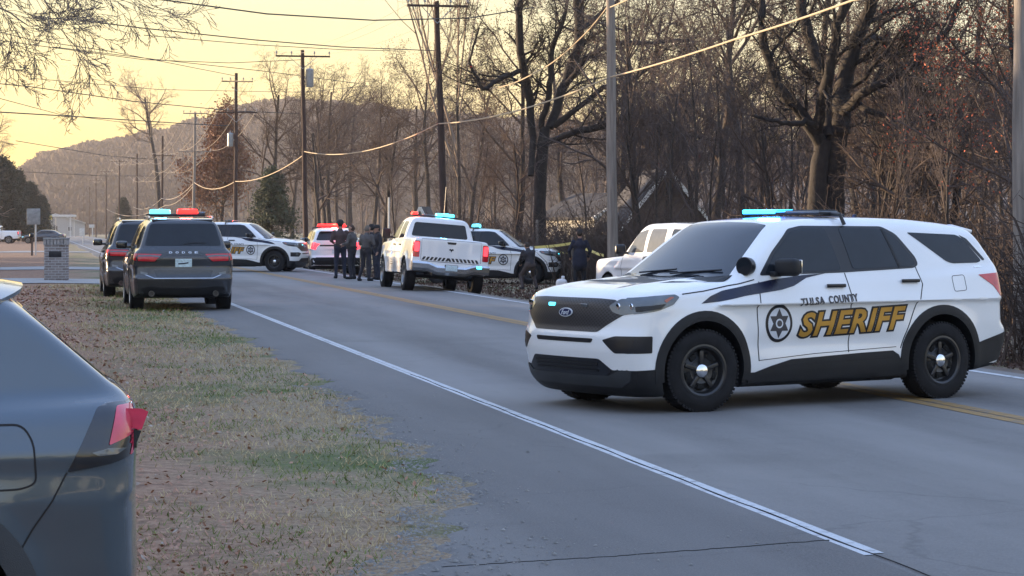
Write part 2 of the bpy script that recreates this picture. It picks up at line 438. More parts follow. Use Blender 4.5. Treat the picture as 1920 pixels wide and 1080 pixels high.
M['white'] = mat('white_paint', (.80, .81, .82), .28, 0, 1, var=.03, scale=1.2)
M['plastic'] = mat('black_plastic', (.014, .015, .018), .5, bump=.15, bscale=300, spec=.3)
M['glass'] = mat('tinted_glass', (.014, .018, .024), .04, 0, 0, var=.1, spec=.38)
M['wglass'] = mat('windscreen_glass', (.022, .028, .038), .04, 0, 0, var=.4, scale=2, spec=.7)
M['rubber'] = mat('tyre_rubber', (.013, .013, .015), .8, var=.3, scale=9, bump=.2, bscale=80, spec=.25)
M['rim_black'] = mat('black_steel_rim', (.02, .02, .022), .3)
M['rim_grey'] = mat('grey_alloy_rim', (.25, .26, .27), .3, .8)
M['steel'] = mat('brake_steel', (.12, .115, .11), .45, .9)
M['hole'] = mat('wheel_hole', (.004, .004, .004), .9)
M['chrome'] = mat('chrome', (.85, .85, .86), .10, 1, bump=.05, bscale=20)
M['seam'] = mat('panel_gap', (.012, .012, .014), .8)
M['gold'] = mat('gold_lettering', (.50, .27, .045), .42, .35, var=.12)
M['black'] = mat('black_vinyl', (.008, .009, .014), .35)
M['navy'] = mat('navy_stripe_vinyl', (.008, .011, .035), .25)
M['greytxt'] = mat('grey_lettering', (.06, .055, .06), .5)
M['badgewhite'] = mat('badge_white', (.62, .65, .70), .35)
M['lamp_clear'] = mat('headlamp_lens', (.10, .115, .13), .08, .2, 1, var=.35, scale=4)
M['lamp_red'] = mat('red_lamp_lens', (.50, .008, .02), .12, 0, 1, var=.2, scale=12)
M['amber'] = mat('amber_marker', (.40, .10, .05), .2, 0, .5)
M['blue_lit'] = mat('lit_blue_leds', (.1, .3, .8), .3, emit=(.02, .42, 1), estr=3.2)
M['cyan_lit'] = mat('lit_cyan_leds', (.1, .5, .8), .3, emit=(.08, .75, .95), estr=1.1)
M['red_lit'] = mat('lit_red_leds', (.8, .05, .02), .3, emit=(1, .012, .012), estr=1.6)
M['orange_lit'] = mat('lit_orange_leds', (.8, .3, .02), .3, emit=(1, .30, .03), estr=5)
M['tail_lit'] = mat('lit_tail_lamp', (.5, .02, .02), .2, 0, .5, emit=(1, .04, .06), estr=.9)
M['head_lit'] = mat('lit_headlamp', (.8, .8, .7), .2, 0, .5, emit=(1, .86, .6), estr=.5)
M['plate'] = mat('licence_plate', (.55, .68, .72), .4, var=.2, scale=30)
def grille_mat():
    m = mat('mesh_grille', (.012, .012, .014), .35); t = m.node_tree; p = t.nodes['Principled BSDF']
    tc = t.nodes['Texture Coordinate']; mp = NN(t, 'ShaderNodeMapping'); mp.inputs['Rotation'].default_value = (R(45), 0, 0); t.links.new(tc.outputs['Object'], mp.inputs[0])
    mp.inputs['Scale'].default_value = (0, 30, 42)
    v = NN(t, 'ShaderNodeTexVoronoi'); v.inputs['Scale'].default_value = 1; v.inputs['Randomness'].default_value = 0; v.feature = 'F1'
    t.links.new(mp.outputs[0], v.inputs['Vector'])
    cr = NN(t, 'ShaderNodeValToRGB'); cr.color_ramp.elements[0].position = .33; cr.color_ramp.elements[0].color = (.002, .002, .003, 1); cr.color_ramp.elements[1].position = .42; cr.color_ramp.elements[1].color = (.026, .026, .034, 1)
    t.links.new(v.outputs['Distance'], cr.inputs[0]); t.links.new(cr.outputs[0], p.inputs['Base Color']); 
    b = NN(t, 'ShaderNodeBump'); b.inputs['Strength'].default_value = .8; b.inputs['Distance'].default_value = .01; t.links.new(cr.outputs[0], b.inputs['Height']); t.links.new(b.outputs[0], p.inputs['Normal'])
    return m
M['mesh'] = grille_mat()
# ------------------------------------------------------------------ white sheriff utility vehicle
SP_EX = dict(L=5.05, W=1.0, top=1.9, axz=.385, track=.865, arches=[(.93, .475), (3.955, .475)], paint=M['white'], black=lambda C: (C[:, 2] < .335) | ((C[:, 2] < .405) & (C[:, 0] < .6) & (np.abs(C[:, 1]) > .55)),
    hl=([-.1, .02, .10, .22, .5, 1.0, 1.4, 2.0, 3.6, 4.6, 5.1], [.98, 1.03, 1.09, 1.13, 1.175, 1.225, 1.25, 1.27, 1.31, 1.36, 1.36]), hls=.12, crown=.085, hoodrib=.012,
    wz=([.15, .35, .5, .75, .95, 1.1, 1.25, 1.4], [.925, .958, .962, .978, .975, .958, .925, .88]),
    wx=([0, .2, .5, 1.0, 4.2, 4.7, 5.05], [.955, .97, .985, 1, 1, .975, .94]),
    crease=[(.60, .09, -.022, 1.6, 3.3), (.965, .05, .005, .5, 4.6)],
    f0=([.1, .22, .32, .45, .58, .72, .76, .9, 1.02, 1.1, 1.25], [.30, .12, .06, .03, .0, .005, .03, .05, .075, .13, .42]), cf=(.10, .22),
    r0=([.2, .35, .55, .68, .74, 1.0, 1.2, 1.36], [4.80, 4.95, 5.04, 5.05, 4.99, 4.98, 4.96, 4.92]), cr=(.05, .16),
    zb=([0, .3, 1.5, 3.5, 4.4, 5.05], [.15, .14, .22, .22, .26, .34]),
    roof=([1.5, 1.9, 2.2, 2.6, 3.2, 3.8, 4.3, 4.8, 5], [1.66, 1.765, 1.80, 1.825, 1.83, 1.815, 1.775, 1.71, 1.68]),
    gh=dict(w0=.925, z0=1.28, tum=.36, tap=.025, tx=3.2, crown=.055, xb=1.17, zb=1.22, sl=1.40, cv=.24, xr=4.97, zr=1.33, sr=.72, cvr=.16, k=.04), flare=.022)
def explorer():
    c = Car('police_suv', SP_EX, .022, 'large white sheriff SUV with gold lettering across the road nearest the camera', 'police SUV', 'white sheriff SUVs'); b = c.b
    pl, gl = M['plastic'], M['glass']
    # glass
    ws = [(y_*.01, 0) for y_ in ()]
    top = [(-.60, 1.735), (-.40, 1.76), (0, 1.77), (.40, 1.76), (.60, 1.735)]; bot = [(.80, 1.235), (.45, 1.235), (0, 1.235), (-.45, 1.235), (-.80, 1.235)]
    c.p('windshield', M['wglass'], 'front', rnd(top+bot, .03), .003, .01, .06)
    cowl = [(-.82, 1.262), (-.5, 1.235), (.5, 1.235), (.82, 1.262), (.84, 1.20), (.5, 1.19), (0, 1.19), (-.5, 1.19), (-.84, 1.20)]
    c.p('cowl', pl, 'front', cowl, .004, .01, .06)
    fw = [(1.70, 1.272), (1.86, 1.46), (2.14, 1.675), (2.30, 1.705), (2.585, 1.71), (2.665, 1.30)]
    rw = [(2.76, 1.71), (3.30, 1.70), (3.46, 1.63), (3.64, 1.42), (3.67, 1.36), (3.62, 1.33), (2.82, 1.305)]
    qw = [(3.66, 1.665), (4.36, 1.64), (4.44, 1.60), (4.64, 1.375), (4.58, 1.355), (4.20, 1.35), (4.12, 1.37)]
    dlo = [(1.62, 1.255), (1.84, 1.48), (2.12, 1.70), (2.30, 1.73), (3.34, 1.725), (3.50, 1.65), (3.69, 1.42), (3.71, 1.345), (3.64, 1.31), (2.7, 1.275)]
    c.both('window_surround', M['black'], rnd(dlo, .04), .003, .01)
    for n_, w_ in (('window', fw), ('window', rw), ('window', qw)):
        c.both(n_, gl, rnd(w_, .035), .0065 if w_ is not qw else .004, .004)
    c.both('window_bar', pl, line2([(3.33, 1.70), (3.44, 1.32)], .03), .010, .0)
    c.both('pillar_trim', M['black'], rnd([(4.40, 1.64), (4.50, 1.60), (4.70, 1.385), (4.66, 1.375)], .02), .0035, .0)
    c.p('rear_window', gl, 'rear', rnd([(-.62, 1.66), (.62, 1.66), (.76, 1.33), (-.76, 1.33)], .05), .004, .01)
    # lower cladding
    for ax_, sp_ in ((.93, (-12, 192)), (3.955, (-10, 190))):
        c.both('arch_trim', pl, arcband(ax_, .385, .462, .555, sp_[0], sp_[1]), .012, .03, .04, ring=(ax_, .385, .50))
    c.both('sill_trim', pl, [(1.46, .20), (3.42, .20), (3.42, .37), (3.37, .46), (3.30, .50), (2.9, .49), (2.0, .455), (1.75, .40), (1.55, .345), (1.46, .345)], .012, .02)
    c.both('sill_strip', M['seam'], line2([(1.75, .385), (2.1, .41), (3.3, .43)], .012), .0135, 0)
    c.both('rear_lower_trim', pl, [(4.46, .30), (4.9, .38), (5.0, .62), (4.96, .66), (4.5, .55)], .010, .02)
    c.p('rear_bumper', pl, 'rear', rnd([(-.78, .38), (.78, .38), (.84, .58), (.78, .68), (-.78, .68), (-.84, .58)], .04), .012, .02)
    c.both('front_lower_trim', pl, [(.24, .24), (.46, .235), (.455, .40), (.40, .41), (.22, .40)], .008, .02)
    c.p('lower_bumper', mat('charcoal_bumper', (.030, .033, .038), .55, bump=.2, bscale=250), 'front', rnd([(-.70, .235), (.70, .235), (.82, .30), (.84, .40), (.74, .40), (.62, .345), (-.62, .345), (-.74, .40), (-.84, .40), (-.82, .30)], .02), .010, .02, .04)
    c.p('lower_intake', M['black'], 'front', rnd([(-.60, .345), (.60, .345), (.66, .40), (.52, .50), (-.52, .50), (-.66, .40)], .03), .005, .02, .04)
    for z_ in (.385, .42, .455): c.p('intake_slat', pl, 'front', rnd([(-.5, z_-.009), (.5, z_-.009), (.5, z_+.009), (-.5, z_+.009)], .005), .014, .0, .05)
    c.p('upper_slit', M['black'], 'front', rnd([(-.44, .645), (.44, .645), (.46, .685), (-.46, .685)], .02), .004, .01)
    # grille
    gr = [(-.50, .745), (.50, .745), (.585, .80), (.80, .925), (.66, 1.045), (.45, 1.055), (-.45, 1.055), (-.66, 1.045), (-.80, .925), (-.585, .80)]
    c.p('grille', M['mesh'], 'front', rnd(gr, .03), .004, .015, .03)
    g2 = [(-.36, .755), (.36, .755), (.36, .96), (-.36, .96)]
    c.p('grille_emblem', M['badgewhite'], 'front', circ(0, .915, .105, 32, .042), .014, .0, .03)
    c.p('emblem_field', mat('dark_blue_enamel', (.02, .03, .09), .2), 'front', circ(0, .915, .095, 32, .034), .017, .0, .03)
    c.text('emblem_script', M['badgewhite'], 'front', 'Ford', 0, .915, .12, .045, shear=.3, lift=.020)
    for y_ in (.26, -.26):
        h_ = MB().box((.075-c.L/2, y_, .985), (.03, .10, .032), None, .006).build('grille_light', M['cyan_lit'] if y_ > 0 else M['lamp_clear'], c.root)
    # headlights (wrap on to the wing)
    hf = [(.60, .985), (.70, 1.055), (.90, 1.06), (.955, 1.0), (.90, .93), (.76, .905), (.66, .93)]
    for s_ in (1, -1):
        q = [(s_*a, z) for a, z in hf]; v = 'right' if s_ > 0 else 'left'
        V1 = b.patch('front', rnd(q, .02), .006, .01, .03)
        sd_ = [(.20, .915), (.20, 1.065), (.40, 1.085), (.62, 1.095), (.66, 1.07), (.58, 1.00), (.42, .95)]
        V2 = b.patch(v, rnd(sd_, .015), .006, .01, .03)
        hl_ = c.put('headlight', [V1, V2], M['lamp_clear'])
        c.put('lamp_bezel', [b.patch(v, rnd([(.22, .935), (.22, .985), (.50, 1.01), (.44, .965)], .01), .009, 0)], M['black'], hl_)
        c.put('marker', [b.patch(v, rnd([(.50, 1.02), (.60, 1.07), (.56, 1.075), (.48, 1.04)], .008), .009, 0)], M['amber'], hl_)
        for k_, yy in enumerate((.70, .82)):
            hm = MB().lathe([(.03, 0), (.026, -.012), (.001, -.014)], 16, 'x'); hm.build('projector', M['chrome'], hl_, loc=(b.hit(s_*yy, .985, 'front')[0].x-c.L/2+.002, s_*yy, .985))
        c.p('fog_recess', M['black'], 'front', [(s_*a, z) for a, z in rnd([(.58, .675), (.72, .715), (.88, .715), (.88, .56), (.72, .555)], .02)], .004, .01, .04)
        c.p('fog_recess_side', M['black'], v, rnd([(.13, .715), (.345, .715), (.345, .56), (.13, .555)], .015), .004, .01, .04)
    c.p('driving_lamp', M['lamp_clear'], 'front', circ(.82, .64, .045), .007, 0)
    # tail lamps, spoiler, tailgate
    for s_ in (1, -1):
        v = 'right' if s_ > 0 else 'left'
        a1 = b.patch(v, rnd([(4.52, 1.235), (4.95, 1.26), (4.99, 1.06), (4.96, .96), (4.80, 1.02), (4.72, 1.12)], .02), .006, .012, .03)
        a2 = b.patch('rear', rnd([(s_*.60, 1.20), (s_*.83, 1.23), (s_*.85, .99), (s_*.78, .98), (s_*.72, 1.10)], .02), .006, .012, .03)
        c.put('tail_light', [a1, a2], M['lamp_red'])
    c.p('tailgate_trim', M['black'], 'rear', rnd([(-.62, 1.10), (.62, 1.10), (.62, 1.16), (-.62, 1.16)], .01), .004, 0)
    c.p('plate', M['plate'], 'rear', rnd([(-.155, .82), (.155, .82), (.155, .97), (-.155, .97)], .01), .008, 0)
    MB().box((4.60-c.L/2, 0, 1.70), (.30, 1.22, .035), Matrix.Rotation(R(11), 4, 'Y'), .012).build('spoiler', M['white'], c.root)
    MB().box((4.76-c.L/2, 0, 1.665), (.05, 1.16, .03), Matrix.Rotation(R(8), 4, 'Y'), .01).build('spoiler_lip', pl, c.root)
    # stripe, badge and lettering
    st = [(.90, 1.005), (1.02, 1.075), (1.16, 1.12), (1.42, 1.165), (1.75, 1.215), (2.15, 1.255), (2.45, 1.27), (2.2, 1.23), (2.02, 1.155), (1.86, 1.12), (1.4, 1.07), (1.1, 1.02)]
    c.both('stripe', M['navy'], st, .004, 0, .04)
    for v in ('left', 'right'):
        c.text('lettering_outline', M['black'], v, 'SHERIFF', 2.77, .80, 1.36, .215, .30, .085, .004, 1.08, .035)
        c.text('lettering', M['gold'], v, 'SHERIFF', 2.77, .80, 1.36, .215, .30, .026, .007, 1.08, .035)
        sg_ = 1 if v == 'left' else -1
        for tx, cx_, w_ in (('TULSA', 2.43-sg_*.215, .29), ('COUNTY', 2.43+sg_*.175, .37)): c.text('county_lettering', M['greytxt'], v, tx, cx_, 1.015+.05*(cx_-2.43), w_, .072, 0, .018, .009, 1.15, .05, grid=.02)
        bx_ = 1.83
        ring = c.p('badge', M['black'], v, [circ(bx_, .80, .165, 40, .18)], .004, 0)
        c.p('badge_field', M['badgewhite'], v, circ(bx_, .80, .135, 40, .15), .006, 0, parent=ring)
        star = []
        for k in range(12):
            a = math.pi/2+k*math.pi/6; r_ = .128 if k % 2 == 0 else .074; star.append((bx_+r_*math.cos(a), .80+1.1*r_*math.sin(a)))
        c.p('badge_star', mat('badge_grey', (.04, .04, .05), .4) if 'bgm' not in M else M['bgm'], v, star, .008, 0, parent=ring)
        c.p('badge_centre', M['badgewhite'], v, circ(bx_, .80, .045), .010, 0, parent=ring)
        c.p('badge_seal', M['greytxt'], v, circ(bx_, .80, .03), .012, 0, parent=ring)
    # shut lines
    for pts in ([(1.60, 1.20), (1.56, .95), (1.60, .45)], [(2.70, 1.27), (2.74, .95), (2.73, .50)], [(3.66, 1.32), (3.70, 1.15), (3.60, .95), (3.44, .62), (3.40, .52)], [(.70, 1.095), (.95, 1.12), (1.35, 1.18), (1.55, 1.22)]):
        c.both('shut_line', M['seam'], line2(pts, .010), .0025, 0, .04)
    c.both('shut_line', M['seam'], line2([(1.60, .455), (2.3, .50), (3.35, .535)], .006), .0025, 0, .04)
    c.both('fuel_door', M['seam'], [rnd([(4.13, 1.235), (4.31, 1.245), (4.31, 1.08), (4.13, 1.07)], .03), rnd([(4.136, 1.229), (4.304, 1.239), (4.304, 1.086), (4.136, 1.076)], .03)][0:1], .0015, 0) if False else None
    c.p('fuel_door', M['seam'], 'left', line2(rnd([(4.13, 1.225), (4.31, 1.235), (4.31, 1.08), (4.13, 1.07)], .03)+[rnd([(4.13, 1.225), (4.31, 1.235), (4.31, 1.08), (4.13, 1.07)], .03)[0]], .005), .0025, 0)
    c.both('side_badge', M['chrome'], [(4.50, 1.305), (4.60, 1.31), (4.60, 1.325), (4.50, 1.32)], .004, 0)
    # handles and mirrors
    for x_, z_ in ((2.54, 1.15), (3.53, 1.185)):
        for s_ in (-1, 1):
            y_ = b.hit(x_, z_, 'left')[0].y; MB().box((x_-c.L/2, s_*(-y_+.024), z_), (.235, .025, .034), None, .010).box((x_-.085-c.L/2, s_*(-y_+.008), z_), (.03, .03, .03)).box((x_+.085-c.L/2, s_*(-y_+.008), z_), (.03, .03, .03)).build('door_handle', M['black'], c.root)
    for s_ in (-1, 1):
        mm = MB().box((1.86-c.L/2, s_*1.07, 1.335), (.13, .25, .17), Matrix.Rotation(R(s_*-12), 4, 'Z'), .045).box((1.80-c.L/2, s_*.94, 1.27), (.10, .14, .05), None, .015).build('wing_mirror', pl, c.root)
        MB().box((1.93-c.L/2, s_*1.075, 1.34), (.012, .20, .13), Matrix.Rotation(R(s_*-12), 4, 'Z'), .004).build('mirror_glass', M['chrome'], mm)
    sl = MB().lathe([(.001, .10), (.05, .085), (.082, .03), (.088, -.02), (.088, -.05), (.001, -.05)], 28, 'x', Matrix.Translation((1.50-c.L/2, -.90, 1.345)) @ Matrix.Rotation(R(20), 4, 'Z')).tube([(1.56-c.L/2, -.88, 1.30), (1.62-c.L/2, -.84, 1.27)], .014)
    so = sl.build('spotlight', M['black'], c.root)
    MB().lathe([(.078, -.052), (.001, -.056)], 24, 'x', Matrix.Translation((1.50-c.L/2, -.90, 1.345)) @ Matrix.Rotation(R(20), 4, 'Z')).build('spotlight_lens', M['glass'], so)
    # roof bar
    lb = MB().box((2.80-c.L/2, 0, 1.855), (.26, 1.20, .03), None, .012).box((2.80-c.L/2, 0, 1.884), (.22, 1.16, .008), None, .003)
    for s_ in (-1, 1):
        lb.tube([(2.82-c.L/2, s_*.50, 1.85), (2.83-c.L/2, s_*.72, 1.838), (2.85-c.L/2, s_*.76, 1.74)], .020, 8)
    lbo = lb.build('light_bar', M['black'], c.root)
    c.bar = lbo
    MB().box((2.79-c.L/2, .33, 1.872), (.25, .52, .044), None, .012).build('blue_lens', M['blue_lit'], lbo)
    MB().box((2.79-c.L/2, -.33, 1.866), (.25, .52, .024), None, .010).build('clear_lens', M['lamp_clear'], lbo)
    for x_, y_ in ((3.5, 0), (3.9, .25)): MB().lathe([(.03, 0), (.025, .03), (.001, .04)], 16, 'z', Matrix.Translation((x_-c.L/2, y_, 1.815))).build('roof_antenna', pl, c.root)
    # wipers
    for y0, y1 in ((-.1, -.68), (.45, -.12)):
        MB().tube([tuple(np.array(b.hit(y0, 1.26, 'front')[0])-(c.L/2+.02, 0, -.01)), tuple(np.array(b.hit(y1, 1.30, 'front')[0])-(c.L/2+.02, 0, -.01))], .009, 6).build('wiper', M['black'], c.root)
    for x_ in (.93, 3.955):
        for s_ in (-1, 1): c.wheel(x_, s_, .385, .255, .235, 'steel', steer=(R(-7) if x_ < 1 else 0))
    MB().box((2.5-c.L/2, 0, .30), (3.9, 1.15, .12), None, .03).box((2.6-c.L/2, .35, .23), (1.6, .14, .10), None, .04).build('underbody', pl, c.root)
    return c
EX = explorer()
EX_A = R(33.5)
EX.place((.47+2.525*math.cos(EX_A), 21.08+2.525*math.sin(EX_A), .006), EX_A)
# ------------------------------------------------------------------ the other vehicles
M['grey_paint'] = mat('dark_grey_paint', (.036, .038, .044), .25, .2, 1, var=.05)
M['bluegrey'] = mat('blue_grey_paint', (.075, .100, .125), .24, .3, 1, var=.05, scale=2)
M['charcoal'] = mat('charcoal_plastic', (.035, .042, .05), .55, bump=.2, bscale=250)
M['black_paint'] = mat('black_paint', (.016, .017, .020), .2, .2, 1)
M['chrome_dull'] = mat('bumper_chrome', (.55, .56, .58), .2, 1)
M['cream_glass'] = mat('side_glass', (.10, .10, .10), .05, spec=.9)
# three further sheriff SUVs, copies of the first
def far_ex(lx, ly, wx, wy, fwd, label, dz=0):
    r = copy_tree(EX.root); r['label'] = label; stand(r, 5.05, lx, ly, wx, wy, fwd); r.location.z += dz; return r
e2 = far_ex(.93, .97, (515-960)/FPX*81.5, 81.5, -9, 'white sheriff SUV across the road seen partly behind the grey SUV')
e3 = far_ex(.93, .97, (995-960)/FPX*73, 73, -6, 'white sheriff SUV parked behind the white pickup beside the seated person')
e4 = far_ex(4.2, -.95, (581-960)/FPX*86.8, 86.8, 99, 'white SUV with glowing red roof lights seen from behind beside the standing group')
def relight(r, m, both=False):
    for ch in r.children:
        if ch.name.startswith('light_bar'):
            for g in ch.children:
                if g.name.startswith('blue_lens') or both: g.data = g.data.copy(); g.data.materials.clear(); g.data.materials.append(m)
relight(e2, M['lamp_clear']); relight(e3, M['cyan_lit']); relight(e4, M['red_lit'], True)
for r_, m_, nm_, y_, w_ in ((e4, M['red_lit'], 'red_lens', 0, 1.1), (e3, M['cyan_lit'], 'cyan_lens', .3, .5)):
    bar_ = [ch for ch in r_.children if ch.name.startswith('light_bar')][0]
    MB().box((2.79-EX.L/2, y_, 1.915), (.25, w_, .10), None, .035).build(nm_, m_, bar_)
for ch in e4.children:
    if ch.name.startswith('tail_light'): ch.data = ch.data.copy(); ch.data.materials.clear(); ch.data.materials.append(M['tail_lit'])
# ---- dark grey SUV parked on the verge, rear to the camera
SP_D = dict(L=5.10, W=.965, top=1.85, axz=.385, track=.83, arches=[(.90, .45), (3.94, .45)], paint=M['grey_paint'],
    hl=([-.1, .05, .3, .9, 1.4, 2, 4.6, 5.1], [.90, .98, 1.06, 1.12, 1.16, 1.17, 1.20, 1.20]), crown=.07,
    wz=([.15, .35, .55, .85, 1.0, 1.12, 1.3], [.86, .92, .945, .955, .95, .925, .87]), wx=([0, .3, 1, 4.2, 4.8, 5.1], [.92, .97, 1, 1, .985, .955]),
    crease=[(.88, .06, .012, .3, 4.9), (.55, .1, -.02, 1.5, 3.4)],
    f0=([.1, .3, .5, .75, .95, 1.1], [.25, .08, .02, .0, .04, .2]), cf=(.12, .2),
    r0=([.2, .34, .5, .62, .68, .85, 1.0, 1.12, 1.2], [4.85, 4.98, 5.05, 5.10, 5.05, 5.02, 5.04, 5.0, 4.96]), cr=(.05, .12),
    zb=([0, .5, 4.4, 5.1], [.2, .2, .24, .30]), roof=([1.5, 1.9, 2.4, 3.2, 4.2, 4.8], [1.60, 1.70, 1.765, 1.785, 1.76, 1.72]),
    gh=dict(w0=.87, z0=1.18, tum=.33, tap=.02, tx=3.2, crown=.05, xb=1.35, zb=1.14, sl=1.35, cv=.22, xr=4.97, zr=1.18, sr=.42, cvr=.14, k=.05), flare=.03)
def durango():
    c = Car('dark_suv', SP_D, .024, 'dark grey SUV on the verge showing its rear and cyan and red roof lights', 'SUV', None); b = c.b
    pl, gl = M['plastic'], M['glass']
    c.p('windshield', M['wglass'], 'front', rnd([(-.55, 1.66), (.55, 1.66), (.74, 1.18), (-.74, 1.18)], .04), .003)
    for w_ in ([(1.75, 1.20), (2.2, 1.62), (2.72, 1.68), (2.74, 1.22)], [(2.84, 1.68), (3.62, 1.66), (3.72, 1.24), (2.86, 1.22)], [(3.78, 1.65), (4.35, 1.60), (4.55, 1.27), (3.86, 1.25)]):
        c.both('window', gl, rnd(w_, .04), .004)
    c.p('rear_window', gl, 'rear', rnd([(-.60, 1.655), (.60, 1.655), (.72, 1.24), (-.72, 1.24)], .06), .004)
    c.p('rear_wiper', pl, 'rear', line2([(0, 1.27), (.20, 1.30), (.42, 1.29)], .025), .012, 0)
    band = c.p('lamp_band', M['black_paint'], 'rear', rnd([(-.86, 1.11), (-.38, 1.10), (-.25, 1.14), (.25, 1.14), (.38, 1.10), (.86, 1.11), (.86, .94), (.52, .93), (.36, 1.05), (-.36, 1.05), (-.52, .93), (-.86, .94)], .03), .006, .01)
    for s_ in (1, -1):
        v = 'right' if s_ > 0 else 'left'
        a = b.patch('rear', rnd([(s_*.40, 1.085), (s_*.85, 1.095), (s_*.85, .955), (s_*.54, .945)], .02), .010, 0)
        a2 = b.patch(v, rnd([(4.72, 1.09), (4.93, 1.10), (4.95, .96), (4.80, .98)], .02), .006, 0)
        t = c.put('tail_light', [a, a2], M['lamp_red'])
        c.put('lamp_streak', [b.patch('rear', line2([(s_*.44, 1.04), (s_*.62, 1.055), (s_*.84, 1.05)], .028), .013, 0)], M['lamp_clear'], t)
        c.p('reflector', M['lamp_clear'], 'rear', rnd([(s_*.66, .73), (s_*.80, .76), (s_*.80, .71), (s_*.68, .69)], .01), .008, 0)
        MB().lathe([(.055, 0), (.055, .10), (.04, .10), (.04, .02), (.001, .02)], 20, 'x', Matrix.Translation((5.02-c.L/2, s_*.60, .34))).build('exhaust_tip', M['steel'], c.root)
        c.pair if False else None
        c.p('headlight', M['lamp_clear'], 'front', rnd([(s_*.45, .86), (s_*.82, .88), (s_*.82, .98), (s_*.50, .95)], .02), .005)
        MB().box((1.82-c.L/2, s_*1.04, 1.24), (.13, .22, .15), None, .04).box((1.78-c.L/2, s_*.92, 1.20), (.08, .12, .05), None, .01).build('wing_mirror', M['black_paint'], c.root)
    for k, ch in enumerate('DODGE'): c.text('letter', M['chrome_dull'], 'rear', ch, -.24+.12*k, 1.115, .055, .035, 0, .03, .010)
    pp = c.p('plate', M['plate'], 'rear', rnd([(-.155, .84), (.155, .84), (.155, .995), (-.155, .995)], .01), .010, 0)
    c.p('plate_mark', M['navy'], 'rear', line2([(-.10, .90), (0, .905), (.09, .92)], .022), .014, 0, parent=pp)
    c.p('diffuser', pl, 'rear', rnd([(-.72, .32), (.72, .32), (.80, .44), (.62, .47), (.40, .44), (-.40, .44), (-.62, .47), (-.80, .44)], .03), .008, .01)
    c.p('bumper_recess', M['black_paint'], 'rear', rnd([(-.56, .78), (.56, .78), (.50, .645), (-.50, .645)], .03), .003, 0)
    c.p('bumper_groove', M['chrome_dull'], 'rear', line2([(-.72, .70), (-.55, .63), (.55, .63), (.72, .70)], .012), .006, 0)
    c.p('grille', M['mesh'], 'front', rnd([(-.42, .80), (.42, .80), (.46, .95), (-.46, .95)], .03), .005)
    MB().box((4.55-c.L/2, 0, 1.735), (.26, 1.15, .035), Matrix.Rotation(R(6), 4, 'Y'), .012).build('spoiler', M['grey_paint'], c.root)
    for s_ in (1, -1): MB().tube([(2.2-c.L/2, s_*.60, 1.76), (2.35-c.L/2, s_*.60, 1.80), (4.1-c.L/2, s_*.60, 1.80), (4.3-c.L/2, s_*.60, 1.76)], .014, 6).build('roof_rail', M['chrome_dull'], c.root)
    for x_ in (.90, 3.94):
        for s_ in (1, -1): c.wheel(x_, s_, .39, .27, .26, 'alloy')
    for pts in ([(1.6, 1.15), (1.55, .8), (1.6, .40)], [(2.79, 1.2), (2.80, .8), (2.78, .35)], [(3.74, 1.2), (3.72, 1.0), (3.46, .60), (3.44, .45)]): c.both('shut_line', M['seam'], line2(pts, .008), .0025, 0)
    for x_, z_ in ((2.6, 1.02), (3.5, 1.04)):
        for s_ in (-1, 1): y_ = -b.hit(x_, z_, 'left')[0].y; MB().box((x_-c.L/2, s_*(y_+.022), z_), (.2, .025, .03), None, .01).box((x_-c.L/2-.07, s_*(y_+.008), z_), (.03, .03, .025)).box((x_-c.L/2+.07, s_*(y_+.008), z_), (.03, .03, .025)).build('door_handle', M['grey_paint'], c.root)
    return c
DU = durango()
d2 = copy_tree(DU.root); d2['label'] = 'dark SUV half hidden ahead of the grey one on the verge'
lb = MB().box((2.35-DU.L/2, 0, 1.835), (.28, 1.16, .05), None, .015); lbo = lb.build('light_bar', M['black'], DU.root)
MB().box((2.35-DU.L/2, -.30, 1.895), (.24, .40, .105), None, .025).build('cyan_lens', M['cyan_lit'], lbo)
MB().box((2.35-DU.L/2, .24, 1.898), (.24, .40, .115), None, .025).build('red_lens', M['red_lit'], lbo)
MB().box((2.35-DU.L/2, .52, 1.875), (.24, .14, .055), None, .02).build('clear_lens', M['lamp_clear'], lbo)
stand(DU.root, DU.L, 3.94, 0, (335-960)/97.4, 43.3, 101.9)
stand(d2, DU.L, 3.94, -.93, (197-960)/82.0, 51.2, 101.9)
# ---- grey crossover in the foreground
SP_R = dict(L=4.60, W=.93, top=1.78, axz=.365, track=.80, arches=[(.93, .42), (3.66, .42)], paint=M['bluegrey'],
    hl=([-.1, .05, .3, .9, 1.3, 2, 3.4, 4.0, 4.47, 4.6], [.86, .93, 1.00, 1.06, 1.09, 1.10, 1.16, 1.19, 1.195, 1.17]), crown=.07,
    wz=([.15, .35, .55, .8, .98, 1.1, 1.25], [.84, .90, .915, .93, .925, .895, .83]), wx=([0, .3, 1, 3.6, 4.2, 4.5, 4.62], [.92, .97, 1, 1, .975, .94, .90]),
    crease=[(.72, .07, -.022, 1.3, 3.1), (.97, .045, .012, 2.6, 4.6), (.80, .12, .012, 3.0, 4.4)],
    f0=([.1, .3, .5, .75, .95, 1.05], [.25, .08, .02, .0, .06, .25]), cf=(.14, .2),
    r0=([.2, .34, .5, .62, .9, 1.05, 1.14, 1.18], [4.45, 4.52, 4.555, 4.55, 4.545, 4.555, 4.54, 4.50]), cr=(.04, .10),
    zb=([0, .5, 4.2, 4.6], [.2, .2, .24, .30]), roof=([1.3, 1.7, 2.2, 2.9, 3.7, 4.2], [1.50, 1.58, 1.635, 1.65, 1.615, 1.565]),
    gh=dict(w0=.85, z0=1.12, tum=.34, tap=.05, tx=2.9, crown=.03, xb=1.15, zb=1.08, sl=1.30, cv=.22, xr=4.47, zr=1.19, sr=1.16, cvr=.03, k=.05), flare=.03)
